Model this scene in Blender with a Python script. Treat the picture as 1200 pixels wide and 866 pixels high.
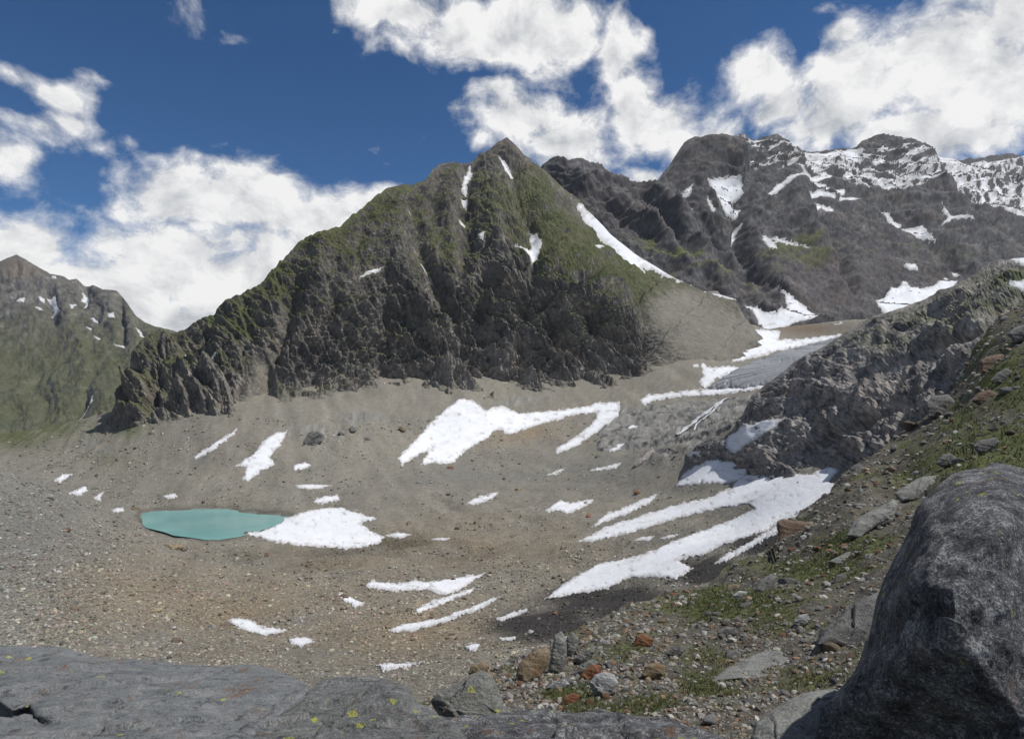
import bpy, math, random
import numpy as np
from mathutils import Vector

# ------------------------------------------------------------------ scene reset
for o in list(bpy.data.objects):
    bpy.data.objects.remove(o)
scene = bpy.context.scene
COL = scene.collection
rng = np.random.default_rng(7)
random.seed(7)

# ------------------------------------------------------------------ camera
F_PX, CX, CY = 720.0, 600.0, 433.0          # focal length and centre in photo pixels (1200 x 866)
CAM_Z = 120.0                               # eye height above the lake level (z = 0)
cam_data = bpy.data.cameras.new('camera')
cam_data.sensor_fit = 'HORIZONTAL'
cam_data.sensor_width = 36.0
cam_data.lens = F_PX / 1200.0 * 36.0
cam_data.clip_start = 0.1
cam_data.clip_end = 60000.0
cam = bpy.data.objects.new('camera', cam_data)
COL.objects.link(cam)
cam.location = (0, 0, CAM_Z)
cam.rotation_euler = (math.radians(90), 0, 0)
scene.camera = cam

# ------------------------------------------------------------------ sun and exposure
SUN_AZ = math.radians(96)                   # clockwise from the view direction (+Y)
SUN_EL = math.radians(60)
sun_dir = Vector((math.sin(SUN_AZ) * math.cos(SUN_EL), math.cos(SUN_AZ) * math.cos(SUN_EL), math.sin(SUN_EL)))
sd = bpy.data.lights.new('sun', 'SUN')
sd.energy = 4.8
sd.angle = math.radians(0.53)
sd.color = (1.0, 0.965, 0.92)
sun = bpy.data.objects.new('sun', sd)
COL.objects.link(sun)
sun.location = (0, 0, 900)
sun.rotation_euler = (-sun_dir).to_track_quat('-Z', 'Y').to_euler()

scene.view_settings.view_transform = 'Standard'
scene.view_settings.look = 'None'
scene.view_settings.exposure = 0.0
scene.view_settings.gamma = 1.0
scene.view_settings.use_curve_mapping = False
scene.cycles.use_denoising = True
scene.cycles.max_bounces = 6
scene.cycles.diffuse_bounces = 3
scene.cycles.volume_bounces = 1

# ------------------------------------------------------------------ world: sky and clouds
world = bpy.data.worlds.new('World')
scene.world = world
world.use_nodes = True
WT = world.node_tree
WT.nodes.clear()


def nd(tree, kind, **kw):
    n = tree.nodes.new(kind)
    for k, v in kw.items():
        if k.startswith('in_'):
            key = k[3:]
            n.inputs[int(key) if key.isdigit() else key].default_value = v
        else:
            setattr(n, k, v)
    return n


def mth(tree, op, a=None, b=None, c=None, clamp=False):
    n = tree.nodes.new('ShaderNodeMath')
    n.operation = op
    n.use_clamp = clamp
    for i, v in enumerate((a, b, c)):
        if v is None:
            continue
        if isinstance(v, (int, float)):
            n.inputs[i].default_value = v
        else:
            tree.links.new(v, n.inputs[i])
    return n.outputs[0]


def vmth(tree, op, a=None, b=None, scale=None, out=0):
    n = tree.nodes.new('ShaderNodeVectorMath')
    n.operation = op
    for i, v in enumerate((a, b)):
        if v is None:
            continue
        if isinstance(v, (tuple, list)):
            n.inputs[i].default_value = v
        else:
            tree.links.new(v, n.inputs[i])
    if scale is not None:
        if isinstance(scale, (int, float)):
            n.inputs['Scale'].default_value = scale
        else:
            tree.links.new(scale, n.inputs['Scale'])
    return n.outputs[out]


def mapr(tree, v, a, b, c, d, kind='SMOOTHSTEP'):
    n = tree.nodes.new('ShaderNodeMapRange')
    n.interpolation_type = kind
    tree.links.new(v, n.inputs[0])
    for i, q in enumerate((a, b, c, d)):
        n.inputs[i + 1].default_value = q
    return n.outputs[0]


def mixc(tree, f, a, b, blend='MIX'):
    n = tree.nodes.new('ShaderNodeMix')
    n.data_type = 'RGBA'
    n.blend_type = blend
    n.clamp_factor = True
    for sock, v in ((n.inputs[0], f), (n.inputs[6], a), (n.inputs[7], b)):
        if isinstance(v, (int, float)):
            sock.default_value = v
        elif isinstance(v, (tuple, list)):
            sock.default_value = tuple(v) + ((1.0,) if len(v) == 3 else ())
        else:
            tree.links.new(v, sock)
    return n.outputs[2]


def noise(tree, vec, scale, detail=4, rough=0.55, dist=0.0, lac=2.0):
    n = tree.nodes.new('ShaderNodeTexNoise')
    n.inputs['Scale'].default_value = scale
    n.inputs['Detail'].default_value = detail
    n.inputs['Roughness'].default_value = rough
    n.inputs['Distortion'].default_value = dist
    n.inputs['Lacunarity'].default_value = lac
    if vec is not None:
        tree.links.new(vec, n.inputs['Vector'])
    return n


# cumulus banks as soft ellipses on the sky sphere: (x, y, rx, ry, weight) read off the photograph, turned into azimuth / elevation
CLOUDS = [
    # bank of cumulus behind the saddle
    (215, 232, 85, 52, 1.0), (300, 232, 85, 52, 1.0), (375, 262, 85, 42, 1.0), (200, 300, 120, 62, 1.0),
    (290, 330, 120, 70, 1.0), (120, 330, 110, 50, .95), (30, 285, 95, 48, .9), (10, 330, 90, 60, .9), (236, 190, 26, 20, .6),
    (430, 240, 56, 28, .9), (380, 320, 110, 60, 1.0), (190, 370, 120, 40, 1.0), (150, 250, 35, 30, .7),
    # ragged cloud high over the far peak
    (8, 185, 42, 48, .9), (60, 112, 50, 26, .85), (25, 92, 40, 22, .75), (70, 140, 46, 22, .72), (35, 150, 60, 30, .75), (152, 160, 30, 18, .36), (108, 85, 40, 22, .5), (112, 168, 26, 16, .52),
    (228, 18, 34, 34, .40), (268, 40, 34, 14, .36),
    # cloud over the summit
    (470, 8, 75, 34, .95), (560, 28, 130, 52, 1.0), (650, 40, 90, 56, 1.0), (720, 55, 44, 66, .95), (735, 110, 46, 40, .9),
    (600, 140, 62, 42, .95), (672, 165, 85, 38, .95), (770, 140, 82, 42, .95), (822, 165, 54, 32, .95), (585, 112, 40, 24, .9),
    (752, 208, 40, 16, .85), (560, 170, 34, 18, .7), (482, 160, 46, 24, .42), (430, 172, 44, 16, .36), (455, 188, 50, 18, .34),
    # cloud over the snowy massif
    (884, 82, 38, 44, .95), (910, 128, 40, 40, .9), (965, 150, 80, 40, .95), (1010, 100, 80, 66, 1.0), (1085, 70, 95, 76, 1.0),
    (1160, 90, 120, 100, 1.0), (1190, 15, 90, 60, 1.0), (1100, 160, 150, 44, 1.0), (985, 40, 34, 26, .8), (962, 14, 30, 18, .5), (926, 165, 22, 12, .45),
]


def bank_field(g, v):
    acc = None
    for (x, y, rx, ry, w) in CLOUDS:
        dx, dz = (x - CX) / F_PX, (CY - y) / F_PX
        az = math.atan2(dx, 1.0)
        el = math.atan2(dz, math.hypot(1.0, dx))
        kx = math.cos(az) ** 2 / F_PX
        ky = math.cos(az) * math.cos(el) ** 2 / F_PX
        n = g.nodes.new('ShaderNodeVectorMath')
        n.operation = 'MULTIPLY_ADD'
        g.links.new(v, n.inputs[0])
        ax, ay = 1 / (rx * kx), 1 / (ry * ky)
        n.inputs[1].default_value = (ax, ay, 0)
        n.inputs[2].default_value = (-az * ax, -el * ay, 0)
        ln = vmth(g, 'LENGTH', n.outputs[0], out=1)
        f = mth(g, 'MULTIPLY_ADD', ln, -0.62 * w, w * 1.04)
        if acc is None:
            acc = f
        else:
            n = g.nodes.new('ShaderNodeMath')
            n.operation = 'SMOOTH_MAX'
            g.links.new(acc, n.inputs[0])
            g.links.new(f, n.inputs[1])
            n.inputs[2].default_value = 0.16
            acc = n.outputs[0]
    # the same broken cumulus goes on all round the sky
    sep = nd(g, 'ShaderNodeSeparateXYZ')
    g.links.new(v, sep.inputs[0])
    big = noise(g, v, 2.6, 2, 0.5).outputs[0]
    away = mth(g, 'MAXIMUM', mapr(g, mth(g, 'ABSOLUTE', sep.outputs[0]), 0.72, 1.0, 0, 1), mapr(g, sep.outputs[1], 0.62, 0.85, 0, 1))
    rest = mth(g, 'MULTIPLY', away, mapr(g, big, 0.47, 0.64, 0.0, 0.95))
    acc = mth(g, 'MAXIMUM', acc, rest)
    return mth(g, 'MAXIMUM', acc, 0.0)


def cloud_group():
    """billows: fractal noise with rounded heads"""
    g = bpy.data.node_groups.new('cloud_billows', 'ShaderNodeTree')
    g.interface.new_socket(name='Vector', in_out='INPUT', socket_type='NodeSocketVector')
    g.interface.new_socket(name='Field', in_out='OUTPUT', socket_type='NodeSocketFloat')
    gi = g.nodes.new('NodeGroupInput')
    go = g.nodes.new('NodeGroupOutput')
    wv = vmth(g, 'MULTIPLY', gi.outputs[0], (1.0, 1.25, 1.0))
    n2 = noise(g, wv, 11.0, 8, 0.61, 0.0, 2.1).outputs[0]
    vo = g.nodes.new('ShaderNodeTexVoronoi')
    vo.voronoi_dimensions = '2D'
    vo.feature = 'SMOOTH_F1'
    vo.inputs['Scale'].default_value = 24.0
    vo.inputs['Smoothness'].default_value = 0.6
    g.links.new(wv, vo.inputs['Vector'])
    bil = mth(g, 'SUBTRACT', 0.42, vo.outputs[0])
    f = mth(g, 'MULTIPLY', mth(g, 'SUBTRACT', n2, 0.5), 1.7)
    f = mth(g, 'MULTIPLY_ADD', bil, 0.22, f)
    g.links.new(f, go.inputs[0])
    return g


CG = cloud_group()
tc = nd(WT, 'ShaderNodeTexCoord')
sepd = nd(WT, 'ShaderNodeSeparateXYZ')
WT.links.new(tc.outputs['Generated'], sepd.inputs[0])
azn = mth(WT, 'ARCTAN2', sepd.outputs[0], sepd.outputs[1])
eln = mth(WT, 'ARCSINE', sepd.outputs[2])
comb = nd(WT, 'ShaderNodeCombineXYZ')
WT.links.new(azn, comb.inputs[0])
WT.links.new(eln, comb.inputs[1])
V0 = comb.outputs[0]


# a gentle warp keeps the banks from looking drawn
n1w = noise(WT, V0, 6.0, 3, 0.5)
V1 = vmth(WT, 'ADD', V0, vmth(WT, 'SCALE', vmth(WT, 'SUBTRACT', n1w.outputs[1], (.5, .5, .5)), scale=0.07))
bank = bank_field(WT, V1)


def billow(off):
    g = nd(WT, 'ShaderNodeGroup')
    g.node_tree = CG
    WT.links.new(vmth(WT, 'ADD', V1, off), g.inputs[0])
    return g.outputs[0]


b0 = billow((0, 0, 0))
b1 = billow((0.014, 0.034, 0.0))           # a step towards the sun: how much cloud the light has crossed
f0 = mth(WT, 'MULTIPLY_ADD', bank, 1.6, mth(WT, 'MULTIPLY_ADD', b0, 1.15, -0.32))
alpha = mth(WT, 'POWER', mapr(WT, f0, 0.22, 0.76, 0, 1, 'LINEAR'), 1.5)
thick = mapr(WT, bank, 0.35, 1.05, 0, 1, 'LINEAR')
relief = mth(WT, 'SUBTRACT', b0, b1)
lit = mth(WT, 'MULTIPLY_ADD', relief, 0.85, mth(WT, 'MULTIPLY_ADD', mth(WT, 'MULTIPLY_ADD', b1, 1.0, thick), -0.33, 1.06), clamp=True)
cloud_col = mixc(WT, lit, (0.24, 0.28, 0.34), (0.94, 0.935, 0.93))
sky = nd(WT, 'ShaderNodeTexSky', sky_type='NISHITA', sun_disc=False)
sky.sun_elevation = SUN_EL
sky.sun_rotation = SUN_AZ
sky.altitude = 2600
sky.air_density = 0.95
sky.dust_density = 0.1
sky.ozone_density = 6.0
bg_sky = nd(WT, 'ShaderNodeBackground')
bg_sky.inputs['Strength'].default_value = 0.080
hs = nd(WT, 'ShaderNodeHueSaturation')
hs.inputs['Saturation'].default_value = 1.17
WT.links.new(sky.outputs[0], hs.inputs['Color'])
WT.links.new(hs.outputs[0], bg_sky.inputs[0])
bg_cl = nd(WT, 'ShaderNodeBackground')
bg_cl.inputs['Strength'].default_value = 0.97
WT.links.new(cloud_col, bg_cl.inputs[0])
mxs = nd(WT, 'ShaderNodeMixShader')
WT.links.new(alpha, mxs.inputs[0])
WT.links.new(bg_sky.outputs[0], mxs.inputs[1])
WT.links.new(bg_cl.outputs[0], mxs.inputs[2])
wo = nd(WT, 'ShaderNodeOutputWorld')
WT.links.new(mxs.outputs[0], wo.inputs[0])
try:
    world.cycles.sampling_method = 'MANUAL'
    world.cycles.sample_map_resolution = 512
except Exception:
    pass

# ------------------------------------------------------------------ numeric helpers
_perm = np.random.default_rng(3).permutation(256).astype(np.int32)
_perm = np.concatenate([_perm, _perm, _perm])
_g = np.random.default_rng(4).normal(size=(256, 3)).astype(np.float32)
_g /= np.linalg.norm(_g, axis=1, keepdims=True)


def perlin(x, y, z=None):
    x = np.asarray(x, np.float32)
    y = np.asarray(y, np.float32)
    xi = np.floor(x)
    yi = np.floor(y)
    fx, fy = x - xi, y - yi
    xi = xi.astype(np.int64) & 255
    yi = yi.astype(np.int64) & 255
    u = fx * fx * fx * (fx * (fx * 6 - 15) + 10)
    v = fy * fy * fy * (fy * (fy * 6 - 15) + 10)
    if z is None:
        def c(ix, iy, dx, dy):
            g = _g[_perm[_perm[(xi + ix) & 255] + ((yi + iy) & 255)]]
            return (g[..., 0] * dx + g[..., 1] * dy) * 1.35
        a = c(0, 0, fx, fy)
        b = c(1, 0, fx - 1, fy)
        d = c(0, 1, fx, fy - 1)
        e = c(1, 1, fx - 1, fy - 1)
        return (a + (b - a) * u) * (1 - v) + (d + (e - d) * u) * v
    z = np.asarray(z, np.float32)
    zi = np.floor(z)
    fz = z - zi
    zi = zi.astype(np.int64) & 255
    w = fz * fz * fz * (fz * (fz * 6 - 15) + 10)

    def c3(ix, iy, iz, dx, dy, dz):
        g = _g[_perm[_perm[_perm[(xi + ix) & 255] + ((yi + iy) & 255)] + ((zi + iz) & 255)]]
        return (g[..., 0] * dx + g[..., 1] * dy + g[..., 2] * dz) * 1.3
    r = 0
    for iz in (0, 1):
        a = c3(0, 0, iz, fx, fy, fz - iz)
        b = c3(1, 0, iz, fx - 1, fy, fz - iz)
        d = c3(0, 1, iz, fx, fy - 1, fz - iz)
        e = c3(1, 1, iz, fx - 1, fy - 1, fz - iz)
        q = (a + (b - a) * u) * (1 - v) + (d + (e - d) * u) * v
        r = q * (1 - w) if iz == 0 else r + q * w
    return r


def fbm(x, y, z=None, octv=4, gain=0.5, lac=2.03):
    a, f, s, r = 1.0, 1.0, 0.0, 0.0
    for k in range(octv):
        o = 17.3 * k
        r = r + a * perlin(x * f + o, y * f - o, None if z is None else z * f + o)
        s += a
        a *= gain
        f *= lac
    return r / s


def ridged(x, y, z=None, octv=4, gain=0.5, lac=2.1):
    a, f, s, r, w = 1.0, 1.0, 0.0, 0.0, 1.0
    for k in range(octv):
        o = 11.7 * k
        n = 1 - np.abs(perlin(x * f + o, y * f + 2 * o, None if z is None else z * f - o)) * 1.6
        n = np.clip(n, 0, 1) ** 2
        r = r + a * n * w
        w = np.clip(n * 1.4, 0.15, 1)
        s += a
        a *= gain
        f *= lac
    return r / s


def sstep(a, b, x):
    t = np.clip((x - a) / (b - a), 0, 1)
    return t * t * (3 - 2 * t)


class TPS:
    """smooth surface through scattered 2-D control points"""

    def __init__(self, pts, vals, lam=1e-4):
        P = np.array(pts, float)
        self.m = P.mean(0)
        self.s = P.std(0).mean()
        P = (P - self.m) / self.s
        n = len(P)
        d = np.linalg.norm(P[:, None] - P[None], axis=2)
        K = np.where(d > 0, d * d * np.log(d + 1e-12), 0) + lam * np.eye(n)
        A = np.zeros((n + 3, n + 3))
        A[:n, :n] = K
        A[:n, n] = 1
        A[:n, n + 1:] = P
        A[n, :n] = 1
        A[n + 1:, :n] = P.T
        b = np.zeros(n + 3)
        b[:n] = vals
        self.w = np.linalg.solve(A, b)
        self.P = P

    def __call__(self, x, y):
        x = (np.asarray(x, float) - self.m[0]) / self.s
        y = (np.asarray(y, float) - self.m[1]) / self.s
        n = len(self.P)
        r = self.w[n] + self.w[n + 1] * x + self.w[n + 2] * y
        for k in range(n):
            d2 = (x - self.P[k, 0]) ** 2 + (y - self.P[k, 1]) ** 2
            r = r + self.w[k] * 0.5 * d2 * np.log(d2 + 1e-20)
        return r


def blur(A, n):
    """box blur of a grid (H, W[, C]), n passes"""
    for _ in range(n):
        A = np.concatenate([A[:1], A, A[-1:]], 0)
        A = (A[:-2] + 2 * A[1:-1] + A[2:]) / 4
        A = np.concatenate([A[:, :1], A, A[:, -1:]], 1)
        A = (A[:, :-2] + 2 * A[:, 1:-1] + A[:, 2:]) / 4
    return A


def ray(x, y, D):
    """photo pixel and distance along the view direction -> point in the world"""
    return np.stack([(x - CX) / F_PX * D, D + 0 * x, CAM_Z - (y - CY) / F_PX * D], -1)


def to_px(P):
    return CX + P[..., 0] / P[..., 1] * F_PX, CY - (P[..., 2] - CAM_Z) / P[..., 1] * F_PX


def grid_normals(P):
    du = np.gradient(P, axis=1)
    dv = np.gradient(P, axis=0)
    n = np.cross(du, dv)
    n /= np.linalg.norm(n, axis=-1, keepdims=True) + 1e-9
    return n


def poly_sd(poly, x, y):
    """signed distance in pixels to a closed polygon, positive inside"""
    poly = np.array(poly, float)
    best = np.full(x.shape, 1e9)
    ins = np.zeros(x.shape, bool)
    for (x0, y0), (x1, y1) in zip(poly, np.roll(poly, -1, 0)):
        dx, dy = x1 - x0, y1 - y0
        t = np.clip(((x - x0) * dx + (y - y0) * dy) / (dx * dx + dy * dy + 1e-9), 0, 1)
        best = np.minimum(best, (x - x0 - t * dx) ** 2 + (y - y0 - t * dy) ** 2)
        c = ((y0 <= y) & (y < y1)) | ((y1 <= y) & (y < y0))
        if abs(dy) > 1e-9:
            ins ^= c & (x < x0 + (y - y0) / dy * dx)
    d = np.sqrt(best)
    return np.where(ins, d, -d)


def seg_dist(line, x, y):
    best = np.full(np.shape(x), 1e9)
    tt = np.zeros(np.shape(x))
    n = len(line) - 1
    for k, ((x0, y0), (x1, y1)) in enumerate(zip(line[:-1], line[1:])):
        dx, dy = x1 - x0, y1 - y0
        t = np.clip(((x - x0) * dx + (y - y0) * dy) / (dx * dx + dy * dy + 1e-9), 0, 1)
        d = np.hypot(x - x0 - t * dx, y - y0 - t * dy)
        tt = np.where(d < best, (k + t) / n, tt)
        best = np.minimum(best, d)
    return best, tt


def blobs(lst, x, y):
    r = np.zeros(np.shape(x))
    for (bx, by, rx, ry, w) in lst:
        r = np.maximum(r, w * np.exp(-((x - bx) / rx) ** 2 - ((y - by) / ry) ** 2))
    return r


def mesh_from(name, V, quads=None, tris=None, colors=None, smooth=True):
    V = np.asarray(V, np.float32).reshape(-1, 3)
    me = bpy.data.meshes.new(name)
    nq = 0 if quads is None else len(quads)
    nt = 0 if tris is None else len(tris)
    me.vertices.add(len(V))
    me.vertices.foreach_set('co', V.ravel())
    me.loops.add(nq * 4 + nt * 3)
    me.polygons.add(nq + nt)
    li = []
    if nq:
        li.append(np.asarray(quads, np.int32).ravel())
    if nt:
        li.append(np.asarray(tris, np.int32).ravel())
    me.loops.foreach_set('vertex_index', np.concatenate(li))
    starts = np.concatenate([np.arange(nq) * 4, nq * 4 + np.arange(nt) * 3]).astype(np.int32)
    me.polygons.foreach_set('loop_start', starts)
    me.polygons.foreach_set('use_smooth', np.full(nq + nt, smooth))
    if colors is not None:
        at = me.color_attributes.new('tint', 'FLOAT_COLOR', 'POINT')
        c = np.ones((len(V), 4), np.float32)
        c[:, :3] = np.asarray(colors).reshape(-1, 3)
        at.data.foreach_set('color', c.ravel())
    me.update()
    me.validate()
    return me


def put(name, me, mat, label=None, cat=None, group=None, kind=None, parent=None):
    o = bpy.data.objects.new(name, me)
    COL.objects.link(o)
    if mat is not None and len(me.materials) == 0:
        me.materials.append(mat)
    if label:
        o['label'] = label
    if cat:
        o['category'] = cat
    if group:
        o['group'] = group
    if kind:
        o['kind'] = kind
    if parent is not None:
        o.parent = parent
    return o


def grid_quads(H, W, keep=None):
    i = np.arange(H * W).reshape(H, W)
    q = np.stack([i[:-1, :-1], i[1:, :-1], i[1:, 1:], i[:-1, 1:]], -1).reshape(-1, 4)
    if keep is not None:
        q = q[keep.reshape(-1)]
    return q


def lerp3(a, b, t):
    return np.asarray(a) * (1 - t[..., None]) + np.asarray(b) * t[..., None]


# ------------------------------------------------------------------ materials
def terrain_material(name, fine=1.0, bump=0.4, rough=0.92, speck=0.35, bscale=1.0, bdist=0.4):
    """albedo comes from the 'tint' attribute (grass, rock, scree), broken up by fine noise in world space"""
    m = bpy.data.materials.new(name)
    m.use_nodes = True
    t = m.node_tree
    b = t.nodes['Principled BSDF']
    b.inputs['Roughness'].default_value = rough
    b.inputs['Specular IOR Level'].default_value = 0.25
    at = nd(t, 'ShaderNodeAttribute', attribute_name='tint')
    geo = nd(t, 'ShaderNodeNewGeometry')
    n1 = noise(t, geo.outputs['Position'], fine, 5, 0.65).outputs[0]
    n2 = noise(t, geo.outputs['Position'], fine * 5.3, 3, 0.6).outputs[0]
    k = mth(t, 'ADD', mapr(t, n1, 0.3, 0.7, 1 - speck, 1 + speck, 'LINEAR'), mth(t, 'MULTIPLY', mth(t, 'SUBTRACT', n2, 0.5), speck * 1.2))
    n0 = noise(t, geo.outputs['Position'], fine * 0.16, 5, 0.7).outputs[0]
    k = mth(t, 'MULTIPLY_ADD', mth(t, 'SUBTRACT', n0, 0.5), speck * 1.6, k)
    col = vmth(t, 'SCALE', at.outputs['Color'], scale=k)
    t.links.new(col, b.inputs['Base Color'])
    bp = nd(t, 'ShaderNodeBump')
    bp.inputs['Strength'].default_value = bump
    bp.inputs['Distance'].default_value = bdist
    n3 = noise(t, geo.outputs['Position'], fine * bscale, 6, 0.7).outputs[0]
    t.links.new(n3, bp.inputs['Height'])
    t.links.new(bp.outputs[0], b.inputs['Normal'])
    return m


def snow_material(name='snow', dirt=0.25, base=(0.70, 0.715, 0.74), scale=0.05):
    m = bpy.data.materials.new(name)
    m.use_nodes = True
    t = m.node_tree
    b = t.nodes['Principled BSDF']
    b.inputs['Roughness'].default_value = 0.7
    b.inputs['Specular IOR Level'].default_value = 0.2
    geo = nd(t, 'ShaderNodeNewGeometry')
    n1 = noise(t, geo.outputs['Position'], scale, 6, 0.6).outputs[0]
    n2 = noise(t, geo.outputs['Position'], scale * 18, 4, 0.7).outputs[0]
    f = mth(t, 'MULTIPLY', mapr(t, n1, 0.45, 0.75, 0, 1), mapr(t, n2, 0.4, 0.7, 0.2, 1))
    f = mth(t, 'MULTIPLY', f, dirt)
    col = mixc(t, f, base, (0.30, 0.27, 0.225))
    at = nd(t, 'ShaderNodeAttribute', attribute_name='tint')
    col = mixc(t, 1.0, col, at.outputs['Color'], 'MULTIPLY')
    t.links.new(col, b.inputs['Base Color'])
    bp = nd(t, 'ShaderNodeBump')
    bp.inputs['Strength'].default_value = 0.6
    bp.inputs['Distance'].default_value = 0.5
    n3 = noise(t, geo.outputs['Position'], 0.45, 4, 0.6).outputs[0]
    t.links.new(n3, bp.inputs['Height'])
    t.links.new(bp.outputs[0], b.inputs['Normal'])
    return m

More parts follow.
